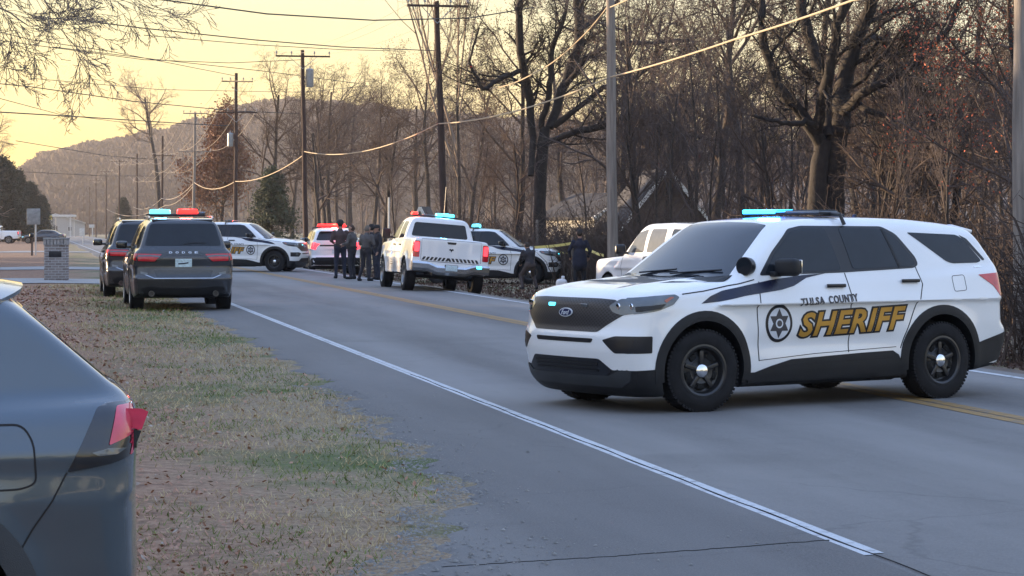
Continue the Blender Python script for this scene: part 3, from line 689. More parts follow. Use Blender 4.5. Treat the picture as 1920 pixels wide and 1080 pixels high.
def rav():
    c = Car('grey_crossover', SP_R, .016, 'blue grey crossover with a red and black tail lamp at the left edge', 'crossover'); b = c.b
    pl, gl = M['charcoal'], M['glass']
    c.p('windshield', M['wglass'], 'front', rnd([(-.55, 1.56), (.55, 1.56), (.70, 1.12), (-.70, 1.12)], .04), .003)
    for w_ in ([(1.55, 1.12), (1.95, 1.50), (2.45, 1.585), (2.50, 1.15)], [(2.60, 1.585), (3.15, 1.57), (3.42, 1.36), (3.38, 1.20), (2.62, 1.16)]): c.both('window', gl, rnd(w_, .04), .004)
    c.both('quarter_window', gl, rnd([(3.48, 1.44), (3.52, 1.22), (3.78, 1.26), (3.62, 1.40)], .03), .004)
    c.p('rear_window', gl, 'rear', rnd([(-.52, 1.50), (.52, 1.50), (.62, 1.24), (-.62, 1.24)], .05), .004)
    for ax_ in (.93, 3.66): c.both('arch_trim', pl, arcband(ax_, .365, .408, .505, -6, 186), .012, .03, .04, ring=(ax_, .365, .445))
    c.both('sill_trim', pl, [(1.42, .24), (3.18, .24), (3.18, .42), (1.42, .40)], .012, .02)
    c.both('bumper_trim', pl, [(4.10, .27), (4.40, .30), (4.42, .36), (4.12, .36)], .010, .02)
    for s_ in (1, -1):
        v = 'right' if s_ > 0 else 'left'
        dark = [b.patch(v, rnd([(4.245, .905), (4.30, 1.01), (4.36, 1.135), (4.40, 1.152), (4.50, 1.155), (4.53, 1.10), (4.50, .955), (4.40, .93)], .012), .006, .012, .02),
                b.patch('rear', rnd([(s_*.50, 1.03), (s_*.72, 1.055), (s_*.72, .97), (s_*.66, .975), (s_*.52, .995)], .01), .006, .012, .025)]
        t = c.put('tail_light', dark, M['black_paint'])
        redl = [b.patch(v, rnd([(4.435, 1.140), (4.535, 1.145), (4.53, 1.045), (4.40, 1.000)], .008), .011, .0, .02),
                b.patch('rear', rnd([(s_*.54, 1.02), (s_*.71, 1.045), (s_*.71, 1.01), (s_*.56, 1.0)], .006), .011, 0, .025), b.patch(v, rnd([(4.485, .955), (4.50, .96), (4.53, 1.04), (4.505, 1.03)], .004), .011, 0, .02)]
        c.put('red_lens', redl, M['lamp_red_lit'], t)
        c.put('lamp_lip', [b.patch(v, rnd([(4.335, .975), (4.40, .99), (4.47, .985), (4.43, .965), (4.36, .962)], .005), .010, 0, .02)], M['lamp_clear'], t)
        def wedge(pr, y0, y1, nm, mt_, par):
            V = [(x-c.L/2, s_*y0, z) for x, z in pr]+[(x-c.L/2-.05*(x-4.4)/.2, s_*y1, z-.01) for x, z in pr]; n = len(pr); F = [tuple(range(n)), tuple(range(n, 2*n))[::-1]]+[(j, n+j, n+(j+1) % n, (j+1) % n) for j in range(n)]
            if s_ > 0: F = [f[::-1] for f in F]
            MB().add(V, F).build(nm, mt_, par, sm=30)
        wedge([(4.44, 1.128), (4.42, 1.065), (4.53, 1.045), (4.555, 1.112), (4.53, 1.124)], .772, .66, 'lens_tip', M['lamp_red_lit'], t)
        wedge([(4.40, .955), (4.42, 1.06), (4.53, 1.040), (4.50, .965), (4.46, .955)], .765, .66, 'lamp_base', M['black_paint'], t)
        MB().box((1.60-c.L/2, s_*1.0, 1.17), (.13, .22, .15), None, .04).box((1.55-c.L/2, s_*.90, 1.12), (.08, .12, .05), None, .01).build('wing_mirror', M['bluegrey'], c.root)
        c.p('headlight', M['lamp_clear'], 'front', rnd([(s_*.40, .80), (s_*.78, .84), (s_*.78, .93), (s_*.45, .88)], .02), .005)
    fd = rnd([(3.84, 1.083), (4.085, 1.083), (4.125, 1.02), (4.135, .87), (4.08, .85), (3.84, .845)], .035)
    c.p('fuel_door', M['seam'], 'left', line2(fd+[fd[0]], .007), .0025, 0, .02)
    for pts in ([(4.245, .905), (4.19, .80), (4.12, .70), (4.08, .63)], [(1.5, 1.08), (1.46, .7), (1.5, .40)], [(2.55, 1.14), (2.56, .8), (2.54, .4)], [(3.44, 1.18), (3.40, 1.0), (3.24, .7), (3.2, .45)]): c.both('shut_line', M['seam'], line2(pts, .006), .0025, 0, .03)
    # spoiler over the tailgate glass
    sp = MB(); n_ = 12; V = []; 
    prof = [(3.62, 1.625), (3.85, 1.62), (4.05, 1.597), (4.12, 1.585), (4.115, 1.567), (4.0, 1.53), (3.7, 1.54)]
    for k in range(n_+1):
        y = -.63+1.26*k/n_; q = abs(y)/.63
        V += [(x-c.L/2-.10*q**4, y, z-.035*q**2-.015*q**6) for x, z in prof]
    m_ = len(prof); F = [(k*m_+j, k*m_+(j+1) % m_, (k+1)*m_+(j+1) % m_, (k+1)*m_+j) for k in range(n_) for j in range(m_)]
    F += [tuple(range(m_))[::-1], tuple(n_*m_+j for j in range(m_))]; sp.add(V, F); sp.build('spoiler', M['bluegrey'], c.root, sm=50)
    c.p('plate', M['plate'], 'rear', rnd([(-.155, .80), (.155, .80), (.155, .95), (-.155, .95)], .01), .008, 0)
    c.p('grille', M['mesh'], 'front', rnd([(-.42, .62), (.42, .62), (.36, .84), (-.36, .84)], .03), .005)
    for x_ in (.93, 3.66):
        for s_ in (1, -1): c.wheel(x_, s_, .365, .235, .235, 'alloy')
    for x_, z_ in ((2.35, .98), (3.25, 1.02)):
        for s_ in (-1, 1): y_ = -b.hit(x_, z_, 'left')[0].y; MB().box((x_-c.L/2, s_*(y_+.02), z_), (.2, .025, .03), None, .01).box((x_-c.L/2-.07, s_*(y_+.006), z_), (.03, .03, .025)).box((x_-c.L/2+.07, s_*(y_+.006), z_), (.03, .03, .025)).build('door_handle', M['bluegrey'], c.root)
    return c
M['lamp_red_lit'] = mat('pink_red_lens', (.62, .035, .09), .18, 0, 1, var=.12, scale=14)
RV = rav()
stand(RV.root, RV.L, 4.555, -.78, (277-960)/500, 8.42, 195, z=GZ(-2.5, 9.0))
# ---- white pickup on the right shoulder
SP_P = dict(L=5.80, W=1.0, top=2.0, axz=.40, track=.865, arches=[(.98, .47), (4.55, .47)], paint=M['white'],
    hl=([-.1, .05, .2, 1.0, 1.5, 2.0, 3.78, 3.84, 5.7, 5.8], [1.08, 1.16, 1.22, 1.26, 1.28, 1.28, 1.28, 1.37, 1.37, 1.37]), hls=.03, crown=.04,
    wz=([.3, .45, .6, .9, 1.1, 1.25, 1.4], [.93, .97, .975, .985, .975, .955, .92]), wx=([0, .3, 1, 5.3, 5.8], [.93, .98, 1, 1, .99]),
    crease=[(.80, .06, .012, .3, 5.6)],
    f0=([.3, .45, .7, 1.0, 1.15, 1.25], [.10, .0, .04, .04, .08, .25]), cf=(.10, .16), r0=([.3, .62, .66, 1.3, 1.4], [5.62, 5.62, 5.60, 5.59, 5.57]), cr=(.015, .04),
    zb=([0, .5, 1.6, 4.0, 5.2, 5.8], [.38, .38, .40, .42, .50, .56]), roof=([1.8, 2.2, 2.7, 3.4, 3.8], [1.80, 1.88, 1.925, 1.92, 1.88]),
    gh=dict(w0=.93, z0=1.27, tum=.28, tap=0, crown=.05, xb=1.62, zb=1.25, sl=1.15, cv=.20, xr=3.80, zr=1.28, sr=.20, cvr=.05, k=.04), flare=.035, k=.07, bed=(3.98, 5.50, .78, .72))
def pickup():
    c = Car('white_pickup', SP_P, .026, 'white crew cab pickup with two lit red tail lamps leaning on the right shoulder', 'pickup truck'); b = c.b
    pl, gl = M['plastic'], M['glass']
    c.p('windshield', M['wglass'], 'front', rnd([(-.58, 1.80), (.58, 1.80), (.76, 1.31), (-.76, 1.31)], .04), .003)
    for w_ in ([(1.98, 1.31), (2.30, 1.72), (2.72, 1.78), (2.74, 1.32)], [(2.86, 1.78), (3.50, 1.76), (3.62, 1.34), (2.86, 1.32)]): c.both('window', gl, rnd(w_, .05), .004)
    c.p('rear_window', gl, 'rear', rnd([(-.66, 1.76), (.66, 1.76), (.74, 1.40), (-.74, 1.40)], .06), .004)
    for s_ in (1, -1):
        c.p('tail_lamp_housing', M['lamp_red'], 'rear', rnd([(s_*.80, 1.27), (s_*.955, 1.27), (s_*.96, .86), (s_*.80, .86)], .03), .008, .02)
        c.p('tail_light', M['tail_lit'], 'rear', rnd([(s_*.82, 1.24), (s_*.94, 1.24), (s_*.94, 1.00), (s_*.82, 1.00)], .03), .012, 0)
        v = 'right' if s_ > 0 else 'left'; c.p('tail_lamp_side', M['lamp_red'], v, rnd([(5.46, 1.27), (5.56, 1.27), (5.56, .88), (5.50, .88)], .02), .006, 0)
        MB().box((2.02-c.L/2, s_*1.13, 1.42), (.12, .22, .27), None, .04).box((2.0-c.L/2, s_*1.0, 1.33), (.07, .16, .05), None, .012).build('wing_mirror', pl, c.root)
        c.p('headlight', M['lamp_clear'], 'front', rnd([(s_*.56, .86), (s_*.86, .88), (s_*.86, 1.06), (s_*.60, 1.05)], .03), .006)
        c.both if False else None
        st = c.p('door_emblem', M['blue_emb'], v, circ(2.30, .98, .15, 30, .13), .005, 0); c.p('emblem_core', M['badgewhite'], v, circ(2.30, .98, .05), .008, 0, parent=st)
        for k_ in range(3): c.p('door_text_line', M['greytxt'], v, rnd([(2.12, .74-.06*k_), (2.48, .74-.06*k_), (2.48, .765-.06*k_), (2.12, .765-.06*k_)], .003), .004, 0)
    for z0, z1 in ((.80, .885),):
        for k in range(15):
            x0 = -.74+k*.100; q_ = .05 if k < 7 else -.05; c.p('chevron', M['black'], 'rear', [(x0, z0), (x0+.058, z0), (x0+.058+q_, z1), (x0+q_, z1)], .009, .0, .2)
    c.p('tailgate_strip', M['seam'], 'rear', line2([(-.74, .775), (.74, .775)], .01), .004, 0); c.p('tailgate_line', M['seam'], 'rear', line2([(-.76, .80), (-.76, 1.33), (.76, 1.33), (.76, .80)], .008), .003, 0)
    c.p('tailgate_handle', M['black'], 'rear', rnd([(-.12, 1.285), (.12, 1.285), (.10, 1.23), (-.10, 1.23)], .015), .006, .01)
    ram = [(-.06, 1.10), (-.03, 1.125), (0, 1.105), (.03, 1.125), (.06, 1.10), (.045, 1.075), (.02, 1.08), (0, 1.03), (-.02, 1.08), (-.045, 1.075)]
    c.p('tailgate_emblem', M['seam'], 'rear', ram, .006, 0)
    bp = MB(); prof = [(-.98, .74, .60), (-.60, .74, .60), (-.36, .66, .52), (.36, .66, .52), (.60, .74, .60), (.98, .74, .60)]
    V = []; F = []
    for k, (y, z1, z0) in enumerate(prof): cx = 5.80-c.L/2-(.08 if abs(y) > .9 else 0); V += [(cx-.20, y, z1+.02), (cx-.03, y, z1+.02), (cx, y, z1-.03), (cx-.01, y, z0), (cx-.08, y, z0-.07), (cx-.20, y, z0-.05)]
    for k in range(5):
        for j in range(6): F.append((k*6+j, k*6+(j+1) % 6, (k+1)*6+(j+1) % 6, (k+1)*6+j))
    F += [tuple(range(6))[::-1], tuple(30+j for j in range(6))]; bp.add(V, F); bmp = bp.build('rear_bumper', M['chrome_dull'], c.root, sm=30)
    MB().box((5.775-c.L/2, 0, .635), (.03, .34, .17), None, .01).build('plate_recess', M['black'], bmp)
    MB().box((5.80-c.L/2, 0, .64), (.012, .30, .14), None, .003).build('plate', M['plate'], bmp)
    MB().box((5.785-c.L/2, .70, .705), (.05, .14, .07), None, .02).build('bumper_light', M['cyan_lit'], bmp)
    c.p('grille', M['mesh'], 'front', rnd([(-.50, .72), (.50, .72), (.52, 1.10), (-.52, 1.10)], .04), .006)
    c.p('front_bumper', M['chrome_dull'], 'front', rnd([(-.84, .45), (.84, .45), (.86, .66), (-.86, .66)], .04), .02, .02)
    lb = MB().box((2.75-c.L/2, 0, 1.945), (.26, 1.24, .04), None, .015).build('light_bar', M['black'], c.root)
    MB().box((2.75-c.L/2, .27, 1.995), (.24, .48, .095), None, .025).build('cyan_lens', M['cyan_lit'], lb)
    MB().box((2.75-c.L/2, -.54, 1.995), (.20, .16, .085), None, .03).build('red_lens', M['red_lit'], lb)
    MB().box((2.75-c.L/2, -.18, 1.975), (.20, .30, .03), None, .012).build('clear_lens', M['lamp_clear'], lb)
    MB().tube([(2.9-c.L/2, .22, 1.9), (2.9-c.L/2, .22, 2.75)], .006, 5).build('antenna', M['black'], c.root)
    for x_ in (.98, 4.55):
        for s_ in (1, -1): c.wheel(x_, s_, .405, .28, .26, 'alloy')
    for pts in ([(1.88, 1.28), (1.84, .8), (1.90, .46)], [(2.80, 1.3), (2.80, .46)], [(3.68, 1.3), (3.68, .9), (3.60, .46)], [(3.86, 1.35), (3.86, .45)]): c.both('shut_line', M['seam'], line2(pts, .010), .0025, 0)
    for x_ in (2.66, 3.56):
        for s_ in (-1, 1): y_ = -b.hit(x_, 1.15, 'left')[0].y; MB().box((x_-c.L/2, s_*(y_+.02), 1.15), (.2, .03, .04), None, .01).build('door_handle', M['black'], c.root)
    MB().box((3.4-c.L/2, 0, .50), (4.6, .95, .16), None, .04).tube([(4.6-c.L/2, -.8, .40), (4.6-c.L/2, .8, .40)], .06, 10).build('chassis', pl, c.root)
    return c
M['blue_emb'] = mat('blue_door_emblem', (.12, .25, .55), .4)
PK = pickup()
stand(PK.root, PK.L, 4.55, -.95, (757-960)/74.0, 56.8, 101.9, roll=-4.6); PK.root.location.z -= .06
p2 = copy_tree(PK.root)
for ch in list(p2.children):
    if ch.name.startswith(('light_bar', 'antenna', 'door_emblem', 'door_text', 'chevron')):
        for g in list(ch.children): bpy.data.objects.remove(g)
        bpy.data.objects.remove(ch)
p2['label'] = 'white pickup far off on the lawn at the left frame edge'
stand(p2, PK.L, 5.8, 0, (41-960)/FPX*238, 238, 183); 
# ---- white full-size SUV beyond the first car's bonnet
SP_T = dict(L=5.18, W=1.01, top=2.0, axz=.40, track=.87, arches=[(.98, .46), (3.93, .46)], paint=M['white'],
    hl=([-.1, .05, .25, 1.0, 1.5, 2.0, 4.8, 5.2], [1.02, 1.10, 1.16, 1.21, 1.24, 1.26, 1.28, 1.28]), crown=.06,
    wz=([.2, .4, .6, .9, 1.1, 1.25, 1.4], [.93, .965, .98, .985, .975, .95, .91]), wx=([0, .3, 1, 4.5, 5.18], [.93, .98, 1, 1, .97]), crease=[(.95, .05, .010, .3, 5)],
    f0=([.2, .4, .7, 1.0, 1.12, 1.25], [.15, .03, .0, .03, .08, .3]), cf=(.10, .18), r0=([.2, .5, .7, 1.2, 1.3], [5.05, 5.16, 5.12, 5.10, 5.06]), cr=(.03, .10),
    zb=([0, .5, 4.4, 5.1], [.28, .26, .30, .36]), roof=([1.6, 2.0, 2.5, 3.4, 4.4, 5], [1.78, 1.87, 1.93, 1.945, 1.925, 1.89]),
    gh=dict(w0=.935, z0=1.25, tum=.26, tap=.0, crown=.05, xb=1.45, zb=1.21, sl=1.15, cv=.22, xr=5.06, zr=1.28, sr=.28, cvr=.10, k=.05), flare=.02)
def tahoe():
    c = Car('white_suv', SP_T, .03, 'plain white SUV with pale side windows just beyond the nearest sheriff car', 'SUV'); b = c.b
    gl = M['cream_glass']
    c.p('windshield', M['wglass'], 'front', rnd([(-.60, 1.81), (.60, 1.81), (.76, 1.28), (-.76, 1.28)], .04), .003)
    for w_ in ([(1.86, 1.29), (2.22, 1.72), (2.62, 1.80), (2.66, 1.30)], [(2.80, 1.80), (3.52, 1.80), (3.60, 1.32), (2.80, 1.30)]): c.both('window', gl, rnd(w_, .05), .004)
    c.both('rear_quarter_window', M['glass'], rnd([(3.80, 1.80), (4.72, 1.78), (4.86, 1.36), (3.84, 1.33)], .05), .004)
    c.p('rear_window', M['glass'], 'rear', rnd([(-.68, 1.80), (.68, 1.80), (.78, 1.34), (-.78, 1.34)], .05), .004)
    for s_ in (1, -1):
        MB().box((1.92-c.L/2, s_*1.12, 1.36), (.13, .24, .21), None, .05).box((1.88-c.L/2, s_*1.0, 1.28), (.08, .14, .05), None, .01).build('wing_mirror', M['black'], c.root)
        c.p('headlight', M['lamp_clear'], 'front', rnd([(s_*.55, .82), (s_*.86, .86), (s_*.86, 1.02), (s_*.58, 1.0)], .02), .006)
        c.p('tail_light', M['lamp_red'], 'rear', rnd([(s_*.76, 1.25), (s_*.90, 1.24), (s_*.90, .86), (s_*.80, .86)], .02), .006)
        MB().lathe([(.035, 0), (.03, .02), (.001, .03)], 12, 'z', Matrix.Translation((.9-c.L/2, s_*.5, 1.15))).build('washer_jet', M['black'], c.root) if False else None
    c.p('grille', M['mesh'], 'front', rnd([(-.48, .70), (.48, .70), (.50, 1.02), (-.50, 1.02)], .04), .006)
    for x_ in (.98, 3.93):
        for s_ in (1, -1): c.wheel(x_, s_, .40, .27, .25, 'alloy')
    for pts in ([(1.72, 1.24), (1.68, .8), (1.74, .40)], [(2.72, 1.28), (2.72, .40)], [(3.70, 1.3), (3.68, .9), (3.50, .6)]): c.both('shut_line', M['seam'], line2(pts, .010), .0025, 0)
    return c
TA = tahoe()
stand(TA.root, TA.L, .10, -.95, (1112-960)/FPX*50, 50, 112)
# ---- dark saloon far off at the left
SP_S = dict(L=4.8, W=.90, top=1.5, axz=.33, track=.77, arches=[(.92, .37), (3.75, .37)], paint=M['grey_paint'],
    hl=([-.1, .1, .4, 1.2, 2, 4.0, 4.7, 4.9], [.66, .74, .84, .95, .98, 1.04, 1.03, .98]), crown=.05,
    wz=([.15, .35, .6, .85, 1.0], [.82, .88, .90, .88, .83]), wx=([0, .3, 1, 4, 4.8], [.90, .96, 1, 1, .95]),
    f0=([.1, .3, .5, .7, .8], [.2, .03, .0, .04, .2]), cf=(.14, .2), r0=([.2, .5, .8, 1.0], [4.7, 4.8, 4.78, 4.7]), cr=(.06, .15),
    zb=([0, 4.8], [.18, .22]), roof=([1.8, 2.2, 2.8, 3.4, 3.9], [1.36, 1.43, 1.46, 1.43, 1.36]),
    gh=dict(w0=.82, z0=.98, tum=.45, tap=0, crown=.05, xb=1.35, zb=.94, sl=1.8, cv=.2, xr=4.35, zr=1.0, sr=1.7, cvr=.15, k=.05))
SA = Car('dark_saloon', SP_S, .04, 'dark saloon car far off on the lawn beside the white pickup', 'saloon car')
for w_ in ([(1.75, 1.0), (2.3, 1.32), (2.75, 1.36), (2.75, 1.02)], [(2.85, 1.36), (3.4, 1.33), (3.75, 1.08), (2.85, 1.03)]): SA.both('window', M['glass'], rnd(w_, .04), .004)
SA.p('windshield', M['wglass'], 'front', rnd([(-.5, 1.34), (.5, 1.34), (.66, 1.0), (-.66, 1.0)], .04), .003)
SA.p('rear_window', M['glass'], 'rear', rnd([(-.48, 1.33), (.48, 1.33), (.6, 1.08), (-.6, 1.08)], .04), .003)
for s_ in (1, -1):
    SA.p('headlight', M['head_lit'], 'front', rnd([(s_*.45, .58), (s_*.78, .62), (s_*.78, .70), (s_*.5, .68)], .02), .006); SA.p('tail_light', M['lamp_red'], 'rear', rnd([(s_*.5, .82), (s_*.8, .84), (s_*.8, .94), (s_*.5, .93)], .02), .006)
for x_ in (.92, 3.75):
    for s_ in (1, -1): SA.wheel(x_, s_, .33, .22, .22, 'alloy')
stand(SA.root, SA.L, 0, -.9, (36-960)/FPX*240, 240, 181)

def lamp(parent, loc, col, en, r=.12):
    l = bpy.data.lights.new('lamp', 'POINT'); l.energy = en; l.color = col; l.shadow_soft_size = r; o = bpy.data.objects.new('lamp_light', l); COL.objects.link(o); o.parent = parent; o.location = loc
lamp(DU.root, (2.35-DU.L/2, .22, 2.02), (1, .03, .02), 30); lamp(DU.root, (2.35-DU.L/2, -.30, 2.02), (.1, .7, 1), 8)
lamp(PK.root, (2.75-PK.L/2, .27, 2.12), (.1, .7, 1), 14); lamp(PK.root, (2.75-PK.L/2, -.54, 2.14), (1, .05, .02), 14)
lamp(EX.root, (2.79-EX.L/2, .33, 1.97), (.02, .15, 1), 45); lamp(e3, (2.79-EX.L/2, .33, 2.0), (.1, .7, 1), 14)
lamp(e4, (2.9-EX.L/2, .1, 2.0), (1, .03, .02), 90); lamp(e4, (5.3-EX.L/2, .1, 1.75), (1, .03, .02), 5)
# ------------------------------------------------------------------ ground, road
def grid_sheet(name, Vs, us, zf, mt, kind='structure', dz=0):
    Vg, Ug = np.meshgrid(Vs, us, indexing='ij'); Z = zf(Vg, Ug)+dz
    P = np.stack([Vg*kv(Ug), Ug, Z], -1).reshape(-1, 3); n, m = Vg.shape; i = np.arange(n*m).reshape(n, m)
    F = np.stack([i[:-1, :-1], i[1:, :-1], i[1:, 1:], i[:-1, 1:]], -1).reshape(-1, 4)
    o = link(name, mesh_np(name, P, F, (mt,), sm=0)); o.rotation_euler = (0, 0, TH); tag(o, kind=kind); return o
def ramp(t, fac, stops):
    c = NN(t, 'ShaderNodeValToRGB'); e = c.color_ramp.elements
    while len(e) < len(stops): e.new(.5)
    for k, (p, col) in enumerate(stops): e[k].position = p; e[k].color = (*col, 1)
    t.links.new(fac, c.inputs[0]); return c.outputs[0]
def noise(t, vec, sc, det=6, rough=.6, stretch=None):
    if stretch: mp = NN(t, 'ShaderNodeMapping'); mp.inputs['Scale'].default_value = stretch; t.links.new(vec, mp.inputs[0]); vec = mp.outputs[0]
    n = NN(t, 'ShaderNodeTexNoise'); n.inputs['Scale'].default_value = sc; n.inputs['Detail'].default_value = det; n.inputs['Roughness'].default_value = rough; t.links.new(vec, n.inputs['Vector']); return n.outputs['Fac']
def mixc(t, f, a, b, mode='MIX'):
    m = NN(t, 'ShaderNodeMix', data_type='RGBA'); m.blend_type = mode
    for s_, v in ((0, f), (6, a), (7, b)):
        if isinstance(v, (float, int)): m.inputs[s_].default_value = v
        elif isinstance(v, tuple): m.inputs[s_].default_value = (*v, 1)
        else: t.links.new(v, m.inputs[s_])
    return m.outputs[2]
def base(name, rough):
    m = bpy.data.materials.new(name); m.use_nodes = True; t = m.node_tree; p = t.nodes['Principled BSDF']; p.inputs['Roughness'].default_value = rough
    tc = NN(t, 'ShaderNodeTexCoord'); return m, t, p, tc.outputs['Object']
def bump(t, p, h, s, d=.02):
    b = NN(t, 'ShaderNodeBump'); b.inputs['Strength'].default_value = s; b.inputs['Distance'].default_value = d; t.links.new(h, b.inputs['Height']); t.links.new(b.outputs[0], p.inputs['Normal'])
def grass_ground():
    m, t, p, v = base('dry_verge', .95)
    a = noise(t, v, 1.6, 8, .7); b = noise(t, v, .35, 5, .6); f = noise(t, v, 30, 6, .7); f2 = noise(t, v, 9, 6, .75)
    dry = ramp(t, f, [(.32, (.10, .075, .048)), (.5, (.24, .185, .115)), (.68, (.38, .31, .20))])
    leaf = ramp(t, f2, [(.35, (.11, .055, .034)), (.5, (.26, .14, .085)), (.65, (.38, .23, .15))])
    grn = ramp(t, f, [(.3, (.035, .052, .014)), (.6, (.095, .125, .035)), (.75, (.17, .19, .07))])
    sep = NN(t, 'ShaderNodeSeparateXYZ'); t.links.new(v, sep.inputs[0])
    mr = NN(t, 'ShaderNodeMapRange'); t.links.new(sep.outputs[0], mr.inputs[0]); mr.inputs[1].default_value = 2.3; mr.inputs[2].default_value = .2; mr.inputs[3].default_value = 0; mr.inputs[4].default_value = 1
    ad = NN(t, 'ShaderNodeMath', operation='MULTIPLY_ADD'); t.links.new(a, ad.inputs[0]); ad.inputs[1].default_value = 1.2; ad.inputs[2].default_value = -.6
    s1 = NN(t, 'ShaderNodeMath', operation='ADD', use_clamp=True); t.links.new(mr.outputs[0], s1.inputs[0]); t.links.new(ad.outputs[0], s1.inputs[1])
    c = mixc(t, s1.outputs[0], dry, leaf)
    gm = ramp(t, b, [(.50, (0, 0, 0)), (.60, (1, 1, 1))]); g2 = NN(t, 'ShaderNodeMath', operation='MULTIPLY'); t.links.new(gm, g2.inputs[0])
    iv = NN(t, 'ShaderNodeMath', operation='SUBTRACT', use_clamp=True); iv.inputs[0].default_value = 1; t.links.new(s1.outputs[0], iv.inputs[1]); t.links.new(iv.outputs[0], g2.inputs[1])
    c = mixc(t, g2.outputs[0], c, grn); t.links.new(c, p.inputs['Base Color']); bump(t, p, f2, .7, .04); return m
def asphalt(name, c0, c1, tr=True):
    m, t, p, v = base(name, .82)
    f = noise(t, v, 75, 6, .8); a = noise(t, v, .5, 6, .6, (1, .12, 1)); b = noise(t, v, 2.5, 7, .7)
    c = ramp(t, f, [(.3, tuple(x*.5 for x in c0)), (.5, c0), (.70, tuple(x*2.0 for x in c0))])
    c = mixc(t, ramp(t, a, [(.35, (0, 0, 0)), (.65, (1, 1, 1))]), c, mixc(t, f, c1, tuple(x*1.25 for x in c1)))
    c = mixc(t, ramp(t, b, [(.55, (0, 0, 0)), (.75, (.35, .35, .35))]), c, tuple(x*.7 for x in c0))
    if tr:
        w_ = NN(t, 'ShaderNodeTexWave'); w_.bands_direction = 'X'; w_.inputs['Scale'].default_value = .165; w_.inputs['Distortion'].default_value = .25; t.links.new(v, w_.inputs['Vector'])
        c = mixc(t, ramp(t, w_.outputs['Fac'], [(.3, (0, 0, 0)), (1, (.30, .30, .30))]), c, tuple(x*1.35 for x in c1))
        tr_ = noise(t, v, .22, 3, .5, (1, 1.6, 1)); c = mixc(t, ramp(t, tr_, [(.56, (0, 0, 0)), (.64, (.25, .25, .25))]), c, tuple(x*.62 for x in c0))
    vo = NN(t, 'ShaderNodeTexVoronoi'); vo.feature = 'DISTANCE_TO_EDGE'; vo.inputs['Scale'].default_value = .42; vo.inputs['Randomness'].default_value = 1
    wn = NN(t, 'ShaderNodeTexNoise'); wn.inputs['Scale'].default_value = 3; t.links.new(v, wn.inputs['Vector']); vm = NN(t, 'ShaderNodeVectorMath', operation='MULTIPLY_ADD'); t.links.new(wn.outputs['Color'], vm.inputs[0]); vm.inputs[1].default_value = (.35, .35, 0); t.links.new(v, vm.inputs[2]); t.links.new(vm.outputs[0], vo.inputs['Vector'])
    k = ramp(t, vo.outputs['Distance'], [(.0, (1, 1, 1)), (.008, (0, 0, 0))]); k2 = NN(t, 'ShaderNodeMath', operation='MULTIPLY'); t.links.new(k, k2.inputs[0]); cm = ramp(t, noise(t, v, .3, 2), [(.50, (0, 0, 0)), (.6, (.28, .28, .28))]); t.links.new(cm, k2.inputs[1])
    c = mixc(t, k2.outputs[0], c, (.02, .02, .02))
    t.links.new(c, p.inputs['Base Color']); bump(t, p, f, .35, .01); return m
def paintline(name, col, wear=.5):
    m, t, p, v = base(name, .7)
    f = noise(t, v, 60, 5, .7); g = noise(t, v, 6, 5, .7)
    c = ramp(t, f, [(.30, tuple(x*.6 for x in col)), (.45, col), (.8, tuple(min(1, x*1.1) for x in col))])
    c = mixc(t, ramp(t, g, [(wear, (0, 0, 0)), (wear+.15, (.7, .7, .7))]), c, (.11, .11, .11)); t.links.new(c, p.inputs['Base Color']); return m
nonlin = lambda a, b, n, e=2.2: a+(b-a)*np.linspace(0, 1, n)**e
Vs = np.concatenate([-nonlin(6, 1500, 30)[::-1], np.linspace(-5.5, 17, 70), nonlin(17.5, 1500, 30)]); us = np.concatenate([np.linspace(-30, 2, 10), np.linspace(3, 50, 95), nonlin(51, 1650, 120, 2.4)])
grid_sheet('ground', Vs, us, gz, grass_ground())
M['asphalt'] = asphalt('worn_asphalt', (.106, .102, .099), (.184, .178, .172)); M['shoulder'] = asphalt('old_shoulder_asphalt', (.095, .092, .090), (.135, .131, .127), False)
zr = lambda V, u: gz(np.clip(V, 3, 11.1), u)
ur = np.concatenate([np.linspace(-20, 2, 6), np.linspace(3, 50, 95), nonlin(51, 1600, 100, 2.2)])
grid_sheet('road', np.linspace(4.17, 11.25, 8), ur, zr, M['asphalt'], dz=.006)

grid_sheet('road_verge_dirt', np.linspace(11.2, 13.2, 7), ur, gz, mat('roadside_dirt', (.10, .085, .07), .95, var=.4, scale=3, bump=.6, bscale=20, col2=(.17, .13, .10)), dz=.005)
# asphalt shoulder with a broken edge against the grass; near the camera it widens into a gravel apron
rs = random.Random(5)
def edgeV(u):
    e = np.interp(u, [-20, 6, 10.2, 10.9, 11.6, 13.2, 14.9, 19.1, 24.6, 30, 46, 60, 400], [.8, .9, 1.25, 1.5, 1.8, 2.35, 2.62, 2.80, 2.98, 3.03, 3.1, 3.4, 3.6])
    return e+.10*math.sin(u*2.3)+.07*math.sin(u*5.1+1)+.05*math.sin(u*11.7)
Vn = np.linspace(0, 1, 9); P = []; 
us2 = np.concatenate([np.linspace(-20, 5, 12), np.arange(5.1, 60, .12), nonlin(60.5, 1600, 60)])
for u in us2:
    e = edgeV(u)
    for t in Vn: V = e+(4.18-e)*t; P.append((V*float(kv(u)), u, float(gz(V, u))+(.012 if t > 0 else -.03)))
P = np.array(P); n, m_ = len(us2), 9; i = np.arange(n*m_).reshape(n, m_)
F = np.stack([i[:-1, :-1], i[:-1, 1:], i[1:, 1:], i[1:, :-1]], -1).reshape(-1, 4)
o = link('road_shoulder', mesh_np('road_shoulder', P, F, (M['shoulder'],), sm=0)); o.rotation_euler = (0, 0, TH); tag(o, kind='structure')
